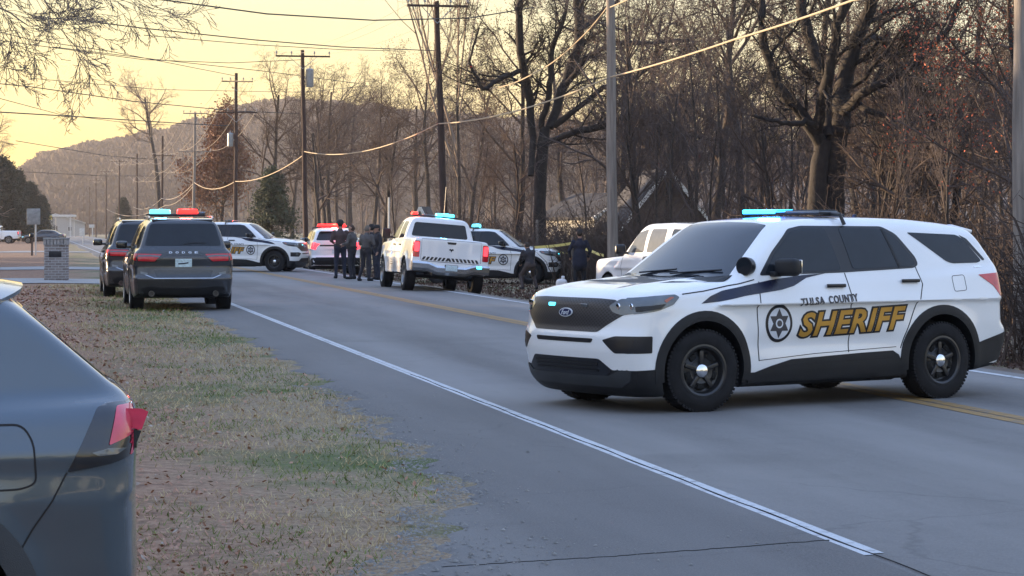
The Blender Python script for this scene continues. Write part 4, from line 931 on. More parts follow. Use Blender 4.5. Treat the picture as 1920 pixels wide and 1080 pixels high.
# painted lines
def stripe(name, V0, V1, u0, u1, m, label, n=160, dz=.010):
    us_ = u0+(u1-u0)*np.linspace(0, 1, n)**2.0; P = []
    for u in us_:
        for V in (V0, V1): P.append((V*float(kv(u)), u, float(gz(min(V, 11.1), u))+dz))
    i = np.arange(2*n).reshape(n, 2); F = np.stack([i[:-1, 0], i[:-1, 1], i[1:, 1], i[1:, 0]], -1)
    o = link(name, mesh_np(name, np.array(P), F, (m,), sm=0)); o.rotation_euler = (0, 0, TH); tag(o, kind='structure'); return o
M['wline'] = paintline('white_road_paint', (.50, .52, .54), .52); M['yline'] = paintline('yellow_road_paint', (.30, .175, .05), .47)
uW = 11.05
stripe('white_edge_line', 4.245, 4.315, uW, 900, M['wline'], ''); stripe('white_edge_line', 4.150, 4.236, uW-.05, 900, M['wline'], '')
stripe('white_edge_line_far', 10.85, 10.97, 8, 900, M['wline'], '')
stripe('yellow_centre_line', 8.34, 8.50, 8, 900, M['yline'], ''); stripe('yellow_centre_line', 8.53, 8.69, 8, 900, M['yline'], '')
# joint between lane and shoulder, and a crack across the shoulder
cr = MB()
pts = [RP(4.235+.012*math.sin(u*3.1), u, float(gz(4, u))+.012) for u in np.arange(6, 26, .25)]; cr.tube(pts, .0035, 4)
o = cr.build('road_joint', M['seam']); tag(o, kind='structure')
cr = MB(); rs = random.Random(3); pts = []
for k in range(60): V = 1.95+k*.038; pts.append(RP(V, 10.95+.010*k+rs.uniform(-.012, .012), float(gz(V, 10.95+.010*k))+.013)); 
cr.tube(pts, .0035, 4); o = cr.build('shoulder_crack', M['seam']); tag(o, kind='structure')
# driveways on the left
conc = mat('driveway_concrete', (.30, .29, .28), .85, var=.15, scale=2, bump=.2, bscale=60)
gzl = lambda V, u: gz(V, u)
for k, (u0, u1, Va, Vb, w_) in enumerate(((63.5, 69.5, -40, 3.5, 2), (86, 92, -45, 3.6, 2), (150, 158, -60, 3.6, 3))):
    grid_sheet('driveway', np.linspace(Va, Vb, 40), np.linspace(u0, u1, 8), gzl, conc, dz=.02)
# ------------------------------------------------------------------ grass blades and fallen leaves
def scatter(name, mats, pts, kind, seed, parent=None):
    pass
rg = np.random.default_rng(11)
def leafmesh(pos, size, tilt, asp=.6):
    n = len(pos); a = rg.uniform(0, 2*np.pi, n); t = rg.normal(0, tilt, n); b = rg.normal(0, tilt, n)
    ux = np.stack([np.cos(a)*np.cos(t), np.sin(a)*np.cos(t), np.sin(t)], 1); vx = np.stack([-np.sin(a)*np.cos(b), np.cos(a)*np.cos(b), np.sin(b)], 1)
    s_ = size[:, None]; q = [pos-ux*s_, pos+vx*s_*asp, pos+ux*s_, pos-vx*s_*asp]
    return np.stack(q, 1).reshape(-1, 3), np.arange(4*n).reshape(n, 4)
def blades(pos, h, wd, lean):
    n = len(pos); a = rg.uniform(0, 2*np.pi, n); dx = np.cos(a)*wd; dy = np.sin(a)*wd; la = rg.uniform(0, 2*np.pi, n); l = lean*h*rg.uniform(.2, 1.3, n)
    b0 = pos+np.stack([dx, dy, 0*dx], 1); b1 = pos-np.stack([dx, dy, 0*dx], 1); tp = pos+np.stack([np.cos(la)*l, np.sin(la)*l, h], 1)
    return np.stack([b0, b1, tp], 1).reshape(-1, 3), np.arange(3*n).reshape(n, 3)
def near_pts(n, u0, u1, V0, V1, pw=1.8):
    u = u0+(u1-u0)*rg.uniform(0, 1, n)**pw; V = rg.uniform(V0, V1, n); return V, u
def fld(V, u, f, ph): return np.sin(V*f+ph)*np.cos(u*f*.8+ph*2)+.6*np.sin(V*f*2.3+u*f*1.7+ph*3)+.4*np.sin(V*f*5.1-u*f*4.3)
EV = np.vectorize(edgeV)
V_, u_ = near_pts(170000, 7.5, 62, -6, 3.4, 2.2)
e_ = EV(u_); k_ = V_ < e_-rg.uniform(-.05, .12, len(V_)); V_, u_, e_ = V_[k_], u_[k_], e_[k_]
pos = np.stack([(V_*kv(u_))*CT-u_*ST, (V_*kv(u_))*ST+u_*CT, gz(V_, u_)-.005], 1)
den = np.clip((V_-(.1+.5*np.sin(u_*.5)))/1.5, 0, 1)*.85+.15+.3*fld(V_, u_, 1.3, 0)
g_ = (fld(V_, u_, .9, 2.) > .15) & (V_ > e_-2.0) & (rg.uniform(0, 1, len(V_)) < .75)
gr_dry = (~g_) & (rg.uniform(0, 1, len(V_)) < den); gr_grn = g_ & (rg.uniform(0, 1, len(V_)) < den+.2)
M['dry'] = mat('dry_grass', (.30, .225, .115), .9, col2=(.60, .475, .265), scale=3); M['green'] = mat('green_grass', (.075, .12, .02), .9, col2=(.21, .26, .06), scale=3)
for nm, k_, m_ in (('dry_grass', gr_dry, M['dry']), ('green_grass', gr_grn, M['green'])):
    q = pos[k_]; sc = 1+.03*np.maximum(u_[k_]-10, 0); Vv, Fv = blades(q, rg.uniform(.015, .045, len(q))*sc**.6, .004*sc, 1.2)
    tag(link(nm, mesh_np(nm, Vv, Fv, (m_,), sm=None)), kind='stuff', label='short matted grass on the verge', cat='grass')
V_, u_ = near_pts(120000, 7.5, 60, -7, 3.2, 2.0); e_ = EV(u_)
keep = (V_ < e_) & (rg.uniform(0, 1, len(V_)) < np.clip(1.05-(V_+.2)/2.0, .12, 1)*(.6+.4*fld(V_, u_, 1.1, 1)))
V_, u_ = V_[keep], u_[keep]; pos = np.stack([(V_*kv(u_))*CT-u_*ST, (V_*kv(u_))*ST+u_*CT, gz(V_, u_)+.018], 1)
M['leaf'] = mat('fallen_leaf', (.24, .12, .075), .8, col2=(.46, .27, .18), scale=14); M['leaf2'] = mat('pale_leaf', (.24, .19, .15), .8, col2=(.42, .36, .31), scale=9)
Vv, Fv = leafmesh(pos, rg.uniform(.008, .022, len(pos))*(1+.03*np.maximum(u_-10, 0)), .45)
mi = (rg.uniform(0, 1, len(Fv)) < .07).astype(int); tag(link('fallen_leaves', mesh_np('fallen_leaves', Vv, Fv, (M['leaf'], M['leaf2']), mi, sm=None)), kind='stuff', label='brown fallen leaves on the verge', cat='leaves')
# gravel on the broken edge
V_, u_ = near_pts(14000, 8, 24, 0, 1, 2.0); e_ = EV(u_); V_ = e_+rg.exponential(.16, len(V_))*np.where(u_ < 12, 2.6, 1)-.10
k_ = V_ < 4.0; V_, u_ = V_[k_], u_[k_]; pos = np.stack([V_*CT-u_*ST, V_*ST+u_*CT, gz(V_, u_)+.015], 1)
s_ = rg.exponential(.0035, len(pos))+.0015; oct_ = np.array([(1, 0, 0), (0, 1, 0), (-1, 0, 0), (0, -1, 0), (0, 0, .8)]); Vv = (pos[:, None]+oct_[None]*s_[:, None, None]*rg.uniform(.6, 1.3, (len(pos), 5, 1))).reshape(-1, 3)
Fv = (np.array([(0, 1, 4), (1, 2, 4), (2, 3, 4), (3, 0, 4)])[None]+5*np.arange(len(pos))[:, None, None]).reshape(-1, 3)
tag(link('gravel', mesh_np('gravel', Vv, Fv, (mat('gravel_stone', (.12, .115, .105), .9, col2=(.28, .265, .245), scale=25),), sm=None)), kind='stuff', label='loose grey gravel on the broken shoulder edge', cat='gravel')
# ------------------------------------------------------------------ trees
def tubes_np(polys):
    """polys: list of (points Nx3, radii N, sides) -> one vertex and one quad array"""
    Vs_, Fs_ = [], []; base_ = 0
    for P, r, n in polys:
        P = np.asarray(P, float); r = np.asarray(r, float); m = len(P)
        T = np.gradient(P, axis=0); T /= np.linalg.norm(T, axis=1, keepdims=True)+1e-9
        ref = np.array([0, 0, 1.]) if abs(T[0, 2]) < .8 else np.array([1., 0, 0])
        A = np.cross(T, ref); A /= np.linalg.norm(A, axis=1, keepdims=True)+1e-9; B = np.cross(T, A)
        an = 2*np.pi*np.arange(n)/n
        V = P[:, None]+(A[:, None]*np.cos(an)[None, :, None]+B[:, None]*np.sin(an)[None, :, None])*r[:, None, None]
        i = np.arange(m*n).reshape(m, n); j = np.roll(i, -1, 1)
        F = np.stack([i[:-1], j[:-1], j[1:], i[1:]], -1).reshape(-1, 4)+base_
        Vs_.append(V.reshape(-1, 3)); Fs_.append(F); base_ += m*n
    return np.concatenate(Vs_), np.concatenate(Fs_)
def grow(rng, p, d, L, r, lvl, spec, out, tips):
    n = spec['seg'][lvl]; pts = [p]; dirs = [d]; q = p.copy(); dd = d.copy()
    for k in range(n):
        dd = dd+rng.normal(0, spec['wig'][lvl], 3)+np.array([0, 0, spec['up'][lvl]]); dd /= np.linalg.norm(dd); q = q+dd*L/n; pts.append(q); dirs.append(dd)
    t = np.linspace(0, 1, n+1); rad = np.maximum(r*(1-t*(1-spec['tip'][lvl])), spec['rmin'])
    out.append((lvl, np.array(pts), rad, 6 if r > .06 else (4 if r > .025 else 3)))
    if lvl+1 >= len(spec['seg']): tips.append(q); return
    kids(rng, np.array(pts), rad, np.array(dirs), L, lvl, spec, out, tips)
def kids(rng, pts, rad, dirs, L, lvl, spec, out, tips, t0=None):
    n = len(pts)-1; N = spec['n'][lvl]
    for k in range(N):
        t = (t0 if t0 is not None else spec['t0'][lvl])+(1-(t0 if t0 is not None else spec['t0'][lvl]))*((k+rng.uniform(0, 1))/N); f = t*n; i = min(int(f), n-1); f -= i
        q = pts[i]*(1-f)+pts[i+1]*f; dd = dirs[min(i+1, len(dirs)-1)]
        s_ = rng.normal(0, 1, 3); s_ -= dd*s_.dot(dd); s_ /= np.linalg.norm(s_)+1e-9; a = R(rng.uniform(*spec['ang'][lvl]))
        nd = dd*math.cos(a)+s_*math.sin(a); ln = L*rng.uniform(*spec['len'][lvl])*(1-.35*t); rr = np.interp(t, np.linspace(0, 1, n+1), rad)*rng.uniform(.45, .75)
        grow(rng, q, nd, ln, rr, lvl+1, spec, out, tips)
BARE = dict(seg=[7, 6, 5, 4, 3], wig=[.06, .13, .17, .2, .2], up=[.05, .05, .04, .02, .0], tip=[.35, .3, .3, .35, .6], rmin=.006, n=[9, 7, 6, 5], t0=[.32, .2, .15, .1], ang=[(30, 58), (28, 60), (28, 65), (25, 65)], len=[(.42, .62), (.42, .62), (.40, .62), (.4, .7)])
def spec_(**k): s = dict(BARE); s.update(k); return s
def treemesh(seed, H, r, sp, lean=(0, 0)):
    rng = np.random.default_rng(seed); out = []; tips = []
    grow(rng, np.zeros(3)-np.array([0, 0, .15]), np.array([lean[0], lean[1], 1.]), H, r, 0, sp, out, tips); return out, tips
def leaves_at(tips, n, size, rng, spread=.35):
    tips = np.array(tips); i = rng.integers(0, len(tips), n); P = tips[i]+rng.normal(0, spread, (n, 3)); a = rng.uniform(0, 2*np.pi, n); u = rng.normal(0, 1, (n, 3)); u /= np.linalg.norm(u, axis=1, keepdims=True)
    v = np.cross(u, rng.normal(0, 1, (n, 3))); v /= np.linalg.norm(v, axis=1, keepdims=True); s_ = rng.uniform(.6, 1.3, n)[:, None]*size
    V = np.stack([P-u*s_, P+v*s_*.6, P+u*s_, P-v*s_*.6], 1).reshape(-1, 3); return V, np.arange(4*n).reshape(n, 4)
M['bark'] = mat('grey_bark', (.050, .040, .034), .95, var=.35, scale=5, bump=.8, bscale=18)
M['bark2'] = mat('dark_bark', (.030, .024, .021), .95, var=.35, scale=5, bump=.8, bscale=18)
M['twig'] = mat('brown_twig', (.078, .054, .043), .95, var=.3, scale=.5)
M['twig2'] = mat('mauve_twig', (.084, .064, .058), .95, var=.3, scale=.5)
M['twig3'] = mat('pale_twig', (.26, .20, .155), .95, var=.25, scale=.5)
M['russet'] = mat('russet_leaf', (.13, .052, .028), .8, col2=(.24, .11, .055), scale=1.2)
M['brownleaf'] = mat('dead_leaf', (.065, .036, .026), .85, col2=(.13, .075, .05), scale=1.2)
M['redleaf'] = mat('red_oak_leaf', (.34, .055, .025), .7, col2=(.50, .13, .05), scale=2)
M['ever'] = mat('cedar_foliage', (.014, .021, .014), .8, col2=(.040, .052, .034), scale=.8)
M['ever2'] = mat('pine_foliage', (.028, .040, .020), .8, col2=(.065, .080, .040), scale=.8)
_tm = {}
def tree_meshes(key, seed, H, r, sp, twig, bark, leafn=0, leafsize=.06, leafm=None, spread=.35):
    out, tips = treemesh(seed, H, r, sp); cut = 2
    tv = tubes_np([(p, q, n) for l, p, q, n in out if l < 1]); cv = tubes_np([(p, q, n) for l, p, q, n in out if l >= 1])
    res = [('trunk', mesh_np(key+'_trunk', *tv, (bark,), sm=0)), ('branches', mesh_np(key+'_branches', *cv, (twig,), sm=0))]
    if leafn: res.append(('leaves', mesh_np(key+'_leaves', *leaves_at(tips, leafn, leafsize, np.random.default_rng(seed+9), spread), (leafm,), sm=None)))
    _tm[key] = (res, H)
def put_tree(name, key, V, u, h, rz, label, cat, group=None, lean=0):
    res, H = _tm[key]; p = RP(V, u); r_ = empty(name, (p.x, p.y, float(gz(V, u))), rz, lean); s_ = h/H; r_.scale = (s_, s_, s_); tag(r_, label, cat, group)
    for n_, me in res: o = bpy.data.objects.new(n_, me); COL.objects.link(o); o.parent = r_
    return r_
for k in range(3): tree_meshes('bare%d' % k, 20+k, 11, .20, spec_(), M['twig'] if k else M['twig2'], M['bark'])
for k in range(2): tree_meshes('leafy%d' % k, 40+k, 10, .18, spec_(), M['twig'], M['bark2'], 5000, .042, M['brownleaf'], .30)
tree_meshes('vase', 61, 9, .10, spec_(seg=[3, 7, 6, 4, 3], n=[9, 9, 6, 4], wig=[.03, .06, .09, .12, .15], up=[.0, .10, .08, .05, 0], t0=[.35, .2, .2, .2], ang=[(12, 34), (14, 34), (15, 40), (18, 45)], len=[(1.6, 2.1), (.35, .52), (.4, .55), (.4, .6)]), M['twig3'], M['bark'])
tree_meshes('sapling', 71, 6, .07, spec_(n=[9, 6, 5, 3], rmin=.005, up=[.06, .07, .06, .04, 0], ang=[(18, 42)]*4), M['twig2'], M['bark'])
tree_meshes('russet', 81, 8, .16, spec_(up=[.05, .1, .06, .03, 0], t0=[.08, .1, .1, .1], ang=[(25, 50)]*4), M['twig'], M['bark2'], 16000, .10, M['russet'], .35)
tree_meshes('round', 91, 12, .24, spec_(t0=[.62, .2, .15, .1], n=[10, 7, 6, 5], len=[(.30, .40), (.42, .62), (.40, .62), (.4, .7)]), M['twig3'], M['bark'])
def px_tree(name, key, px, V, ytop, rz, label, cat, group=None):
    u = UofPx(px, V); p = RP(V, u); h = CH-(ytop-HY)/FPX*p.y-float(gz(V, u)); return put_tree(name, key, V, u, h, rz, label, cat, group)
# trees that can be told apart
px_tree('vase_tree', 'vase', 862, 23, 70, .3, 'tall pale tree with upright fanning limbs behind the officers and pickup', 'tree')
px_tree('bare_tree', 'round', 303, 17.5, 176, 1.1, 'slim bare tree with a round crown standing above the far pole row', 'tree')
px_tree('russet_oak', 'russet', 415, 20, 268, .5, 'russet leaved oak beside the pole with the transformer', 'tree')
px_tree('bare_tree', 'bare0', 620, 27, 168, 2.2, 'bare tree left of the red lit SUV, crown against the sky', 'tree')
px_tree('bare_tree', 'bare1', 700, 31, 196, 0.2, 'broad bare tree behind the standing officers', 'tree')
px_tree('bare_tree', 'bare2', 548, 33, 185, 4.2, 'bare tree rising behind the second pole from the left', 'tree')
# the wood on the right, each tree its own object
rt = random.Random(77)
slots = []
for k in range(60):
    V = rt.uniform(19, 60) if k > 9 else rt.uniform(19, 30); px = rt.uniform(470, 2010); u = UofPx(px, V)
    if u < 24 or u > 320: continue
    if abs(px-1560) < 60 and u < 60: continue
    if px > 1560 and k % 3 == 0: continue
    slots.append((V, u, px))
GW = 'bare trees of the roadside wood'
for k, (V, u, px) in enumerate(slots):
    p = RP(V, u); top = np.interp(px, [470, 700, 860, 960, 1100, 2000], [225, 200, 170, 150, 120, 60])+rt.choice([-170, -80, 0, 30, 60, 90, 110, 130])*(1 if px > 900 else .3)
    h = CH-(top-HY)/FPX*p.y; h = min(max(h, 4.5), 17)
    key = rt.choice(['bare0', 'bare1', 'bare2', 'leafy0', 'leafy1', 'leafy0'] if px > 900 else ['bare0', 'bare1', 'bare2', 'leafy1'])
    put_tree('bare_tree', key, V, u, h, rt.uniform(0, 6.28), 'bare brown tree in the wood right of the road', 'tree', GW)
for k in range(34):
    V = rt.uniform(15.5, 22); px = rt.uniform(700, 2000); u = UofPx(px, V)
    if u < 20 or u > 160: continue
    if 34 < u < 100: V += 3
    put_tree('sapling', 'sapling', V, u, rt.uniform(3.5, 7), rt.uniform(0, 6.28), 'thin bare sapling at the edge of the roadside wood', 'sapling', 'saplings along the wood edge', rt.uniform(-.2, .2))
# ---- the two great oaks, limbs laid out by hand
def oak(name, label, Y, limbs, trunk, seed, leafn=0, over=None):
    """limbs: lists of (px, py, extra depth, radius in px); the first list is the trunk"""
    rng = np.random.default_rng(seed); s_ = Y/FPX; tr = []; br = []; tips = []
    sp = spec_(seg=[7, 6, 5, 4, 3], n=[8, 6, 5, 4], rmin=.006, len=[(.30, .50), (.42, .62), (.42, .62), (.4, .7)], wig=[.06, .16, .2, .22, .2]); sp.update(over or {})
    def cv(l, jt=.02):
        P = np.array([np.array(at(x-(75 if Y == 27 else 0), y-(18 if Y == 27 else 0), Y))+np.array([0, dz, 0]) for x, y, dz, r in l]); r = np.array([q[3]*s_*.82 for q in l]); n = 5*(len(l)-1)+1; t = np.linspace(0, len(l)-1, n); k = np.arange(len(l))
        Q = np.stack([np.interp(t, k, P[:, a]) for a in range(3)], 1); Q[1:-1] = (Q[:-2]+2*Q[1:-1]+Q[2:])/4; Q[1:-1] += rng.normal(0, jt, Q[1:-1].shape); return Q, np.interp(t, k, r)
    for l in trunk: Q, r = cv(l, .008); tr.append((Q, r*(1+.06*np.sin(np.arange(len(r))*2.1)), 12))
    for l in limbs:
        Q, r = cv(l); br.append((Q, r, 8)); d = np.gradient(Q, axis=0); d /= np.linalg.norm(d, axis=1, keepdims=True); L = np.linalg.norm(np.diff(Q, axis=0), axis=1).sum(); out = []
        sp2 = dict(sp); sp2['n'] = [max(5, int(L*2.2))]+sp['n'][1:]; sp2['len'] = [(1.2/L*.9, 2.6/L)]+sp['len'][1:]
        kids(rng, Q, r*.6, d, L, 0, sp2, out, tips, .12); br += [(p, q, n) for _, p, q, n in out]
    o = at(trunk[0][0][0], 430, Y); root = empty(name, (o.x, o.y, GZ(o.x, o.y))); tag(root, label, 'tree'); off = np.array(root.location)
    for nm, ps, m_ in (('trunk', tr, M['bark2']), ('branches', br, M['bark2'])):
        V, F = tubes_np(ps); link(nm, mesh_np(nm, V-off, F, (m_,), sm=0), (), root)
    if leafn: V, F = leaves_at(tips, leafn, .07, rng, .3); link('leaves', mesh_np('leaves', V-off, F, (M['brownleaf'],), sm=None), (), root)
    return root
oak('oak_tree', 'great forked oak with a thick trunk behind the roof of the nearest sheriff car', 52,
    [[(1540, 270, 0, 17), (1500, 215, -.3, 14), (1455, 165, -.5, 12), (1425, 80, -.6, 10), (1418, -30, -.6, 9), (1400, -140, -.4, 6)],
     [(1555, 260, 0, 20), (1560, 180, .5, 17), (1525, 60, 1, 14), (1508, -60, 1.2, 11), (1480, -190, 1.4, 6)],
     [(1530, 255, 0, 15), (1538, 150, -1.2, 13), (1558, 40, -1.8, 11), (1570, -60, -2, 9), (1600, -190, -2, 5)],
     [(1575, 250, 0, 24), (1582, 160, .2, 20), (1600, 90, 0, 17), (1635, 0, -.3, 14), (1650, -110, 0, 10), (1690, -210, 0, 5)],
     [(1580, 215, 0, 13), (1605, 180, -.8, 11), (1650, 155, -1.5, 10), (1705, 115, -2, 8), (1750, 65, -2.2, 6), (1768, -20, -2.4, 4)],
     [(1540, 240, 0, 8), (1500, 232, -1, 7), (1450, 236, -1.5, 5), (1395, 225, -2, 3)],
     [(1590, 190, 0, 9), (1625, 215, -1, 7), (1670, 235, -1.4, 5), (1720, 222, -2, 3)],
     [(1610, 80, 0, 8), (1660, 60, 1, 7), (1700, 110, 1.6, 5), (1790, 122, 2, 4), (1860, 80, 2.4, 3)]],
    [[(1528, 470, 0, 24), (1535, 330, 0, 21), (1543, 262, 0, 19)], [(1562, 470, .2, 29), (1566, 350, .2, 25), (1572, 240, .1, 25)]], 5)
oak('oak_tree', 'dark spreading oak with a long level limb crossing behind the tall wooden pole', 84,
    [[(1000, 260, 0, 8), (990, 170, 0, 10), (976, 100, -.5, 9), (972, 20, -1, 8), (985, -60, -1, 4)],
     [(1030, 240, 0, 10), (1062, 150, .5, 11), (1090, 70, 1, 12), (1085, -10, 1, 11), (1080, -120, 1, 6)],
     [(1015, 240, 0, 7), (1032, 160, -1, 7), (1032, 100, -1.4, 6), (1060, 30, -2, 4), (1062, -60, -2, 2)],
     [(988, 130, 0, 6), (940, 150, -1, 6), (905, 175, -1.5, 5), (880, 120, -2, 3), (900, 60, -2, 2)],
     [(1060, 160, 0, 6), (1100, 108, -.8, 6), (1150, 88, -1.6, 6), (1220, 90, -2, 4), (1290, 84, -2.4, 3)],
     [(1040, 235, 0, 8), (1090, 200, -1, 6), (1128, 168, -1.4, 6), (1160, 170, -1.8, 5), (1230, 120, -2.2, 3)],
     [(1010, 275, 0, 7), (1060, 255, -1, 7), (1130, 240, -1.6, 8), (1190, 218, -2, 6), (1240, 250, -2, 4), (1330, 268, -2.6, 3)],
     [(1085, 60, 0, 6), (1130, 20, 1, 5), (1190, -30, 1.6, 4), (1250, -80, 2, 2)]],
    [[(1012, 500, 0, 16), (1012, 380, 0, 14), (1015, 300, 0, 14), (1022, 238, 0, 12)], [(995, 330, -.4, 7), (1000, 255, 0, 8)]], 9)
# overhanging limbs at the upper left, from a tree standing outside the frame
oak('street_tree', 'bare tree at the left whose fine drooping twigs hang into the upper left sky', 27,
    [[(-700, -250, 0, 30), (-420, -330, 0, 22), (-180, -190, -.3, 12), (-40, -90, -.5, 6), (100, -15, -.6, 3.5), (180, 30, -.6, 2.2), (215, 70, -.6, 1.2)],
     [(-700, -150, 0, 26), (-420, -120, .5, 16), (-200, -90, .7, 8), (-60, -30, .8, 4), (40, 15, .9, 2.4), (100, 55, .9, 1.2)],
     [(-420, -330, .3, 14), (-100, -230, .8, 9), (60, -110, 1, 4), (160, -50, 1, 2.6), (240, 10, 1, 1.3)],
     [(-420, -120, .3, 11), (-240, 10, .3, 6), (-130, 80, .2, 3), (-50, 120, .2, 2), (10, 140, .2, 1.2)]],
    [[(-720, 700, 0, 48), (-710, 300, 0, 40), (-700, -50, 0, 34), (-700, -260, 0, 28)]], 21, 0, dict(wig=[.06, .08, .11, .13, .1], up=[.0, .01, .0, .0, 0], ang=[(18, 50)]*4, n=[6, 5, 5, 4], rmin=.0035))
for o in bpy.data.objects:
    if o.name.startswith('street_tree'):
        for ch in o.children:
            if ch.name.startswith('branches'): ch.data.materials[0] = M['twig3']
# russet twigs at the upper right
def spray(name, label, px, py, Y, w_, h_, n, m_, seed):
    rng = np.random.default_rng(seed); c = np.array(at(px, py, Y)); s_ = Y/FPX; tips = c+np.stack([rng.normal(0, w_*s_, 60), rng.normal(0, .7, 60), rng.normal(0, h_*s_, 60)], 1)
    return tips
rk = spec_(n=[10, 7, 6, 4], up=[.02, .03, .02, 0, 0], t0=[.25, .2, .1, .1]); tree_meshes('redoak', 131, 9, .13, rk, M['twig'], M['bark2'], 2600, .040, M['redleaf'], .16)
px_tree('red_oak', 'redoak', 1985, 17.5, -60, .4, 'oak holding bright russet leaves at the upper right frame edge', 'tree')
# ---- evergreens
def evergreen(seed, H, W, n, m_):
    rng = np.random.default_rng(seed); polys = [(np.array([[0, 0, -.1], [0, 0, H*.5], [0, 0, H*.97]]), np.array([.09*H/5, .05*H/5, .01]), 6)]; C = []
    for k in range(int(n/60)):
        t = rng.uniform(.04, 1)**.9; z = H*t; rr = W*(1-t)**.6*rng.uniform(.75, 1.12)+.12; a = rng.uniform(0, 6.28); e = np.array([rr*math.cos(a), rr*math.sin(a), z-.1*rr]); polys.append((np.array([[0, 0, z*.92], e*np.array([.5, .5, 1]), e]), np.array([.03, .02, .008]), 3))
        f = rng.uniform(.25, 1, 60)[:, None]; C.append(np.array([0, 0, z])*(1-f)+e*f+rng.normal(0, .13*W**.5, (60, 3)))
    C = np.concatenate(C); N = len(C); u = rng.normal(0, 1, (N, 3)); u /= np.linalg.norm(u, axis=1, keepdims=True); v = np.cross(u, rng.normal(0, 1, (N, 3))); v /= np.linalg.norm(v, axis=1, keepdims=True); s_ = rng.uniform(.05, .14, N)[:, None]*(H/6)**.5
    V = np.stack([C-u*s_, C+v*s_*.5, C+u*s_, C-v*s_*.5], 1).reshape(-1, 3)
    return tubes_np(polys), (V, np.arange(4*N).reshape(N, 4))
for key, sd_, H, W, n, m_ in (('cedar0', 1, 8, 2.6, 16000, M['ever']), ('cedar1', 2, 7, 3.1, 16000, M['ever']), ('pine', 3, 6, 2.6, 14000, M['ever2'])):
    a, b = evergreen(sd_, H, W, n, m_); _tm[key] = ([('trunk', mesh_np(key+'t', *a, (M['bark2'],), sm=0)), ('foliage', mesh_np(key+'f', *b, (m_,), sm=None))], H)
px_tree('cedar_tree', 'pine', 510, 19, 322, 0, 'green cedar bush standing behind the sheriff car and dark pole', 'evergreen tree')
px_tree('cedar_tree', 'cedar0', 232, 15.5, 372, 0, 'small dark cedar at the foot of the far pole row', 'evergreen tree')
def left_tree(name, key, px, Y, ytop, rz, label, cat, group=None):
    p = at(px, 430, Y); V, u = VU(p.x, p.y); h = CH-(ytop-HY)/FPX*Y-float(gz(V, u)); return put_tree(name, key, V, u, h, rz, label, cat, group)
for k, (px, Y, yt, key) in enumerate(((-95, 250, 288, 'cedar1'), (-40, 262, 300, 'cedar0'), (2, 270, 300, 'cedar1'), (34, 285, 322, 'cedar0'), (58, 300, 346, 'cedar1'), (80, 320, 368, 'cedar0'), (-70, 300, 280, 'cedar1'), (14, 330, 310, 'cedar1'))):
    left_tree('evergreen_tree', key, px, Y, yt, k*1.3, 'dark evergreen in the mass behind the parked cars at the left', 'evergreen tree', 'dark evergreens at the left')
left_tree('bare_tree', 'round', 6, 275, 225, .6, 'sunlit bare tree top rising behind the left evergreens', 'tree')
left_tree('bare_tree', 'bare2', -60, 250, 215, .6, 'bare tree beyond the left frame edge over the evergreens', 'tree')
# ---- wood beyond, brush, hill
def merged(keyparts, places, name, label, m_):
    """copies of one mesh joined into a single mass"""
    Vs_, Fs_ = [], []; b_ = 0
    for (me, (x, y, z), a, s_) in places:
        n = len(me.vertices); co = np.empty(n*3, np.float32); me.vertices.foreach_get('co', co); co = co.reshape(-1, 3)
        f = np.empty(len(me.loops), np.int32); me.loops.foreach_get('vertex_index', f); k = len(me.loops)//len(me.polygons); f = f.reshape(-1, k)
        c, s = math.cos(a), math.sin(a); Q = np.stack([co[:, 0]*c-co[:, 1]*s, co[:, 0]*s+co[:, 1]*c, co[:, 2]], 1)*s_+np.array([x, y, z]); Vs_.append(Q); Fs_.append(f+b_); b_ += n
    o = link(name, mesh_np(name, np.concatenate(Vs_), np.concatenate(Fs_), (m_,), sm=None)); tag(o, label, 'wood', None, 'stuff'); return o
farsp = spec_(seg=[5, 4, 3, 3], n=[9, 7, 5], wig=[.06, .13, .17, .2], up=[.05, .05, .04, .02], tip=[.35, .3, .3, .5], t0=[.2, .2, .15], ang=[(25, 58)]*3, len=[(.42, .62), (.42, .62), (.40, .62)], rmin=.022)
o_, _ = treemesh(300, 11, .2, farsp); fm = mesh_np('farwood', *tubes_np([(p, q, 3) for l, p, q, n in o_]), (M['twig2'],), sm=None)
pl_ = []
for k in range(170):
    V = rt.uniform(48, 150); px = rt.uniform(380, 2050); u = UofPx(px, V)
    if u < 60 or u > 700: continue
    p = RP(V, u); top = np.interp(px, [380, 700, 960, 1100, 2000], [290, 262, 250, 245, 225])+rt.uniform(-40, 40); h = min(max(CH-(top-HY)/FPX*p.y, 5), 17)
    pl_.append((fm, (p.x, p.y, float(gz(V, u))), rt.uniform(0, 6.28), h/11))
merged(None, pl_, 'far_wood', 'mass of bare brown trees far behind the roadside wood', M['twig2'])
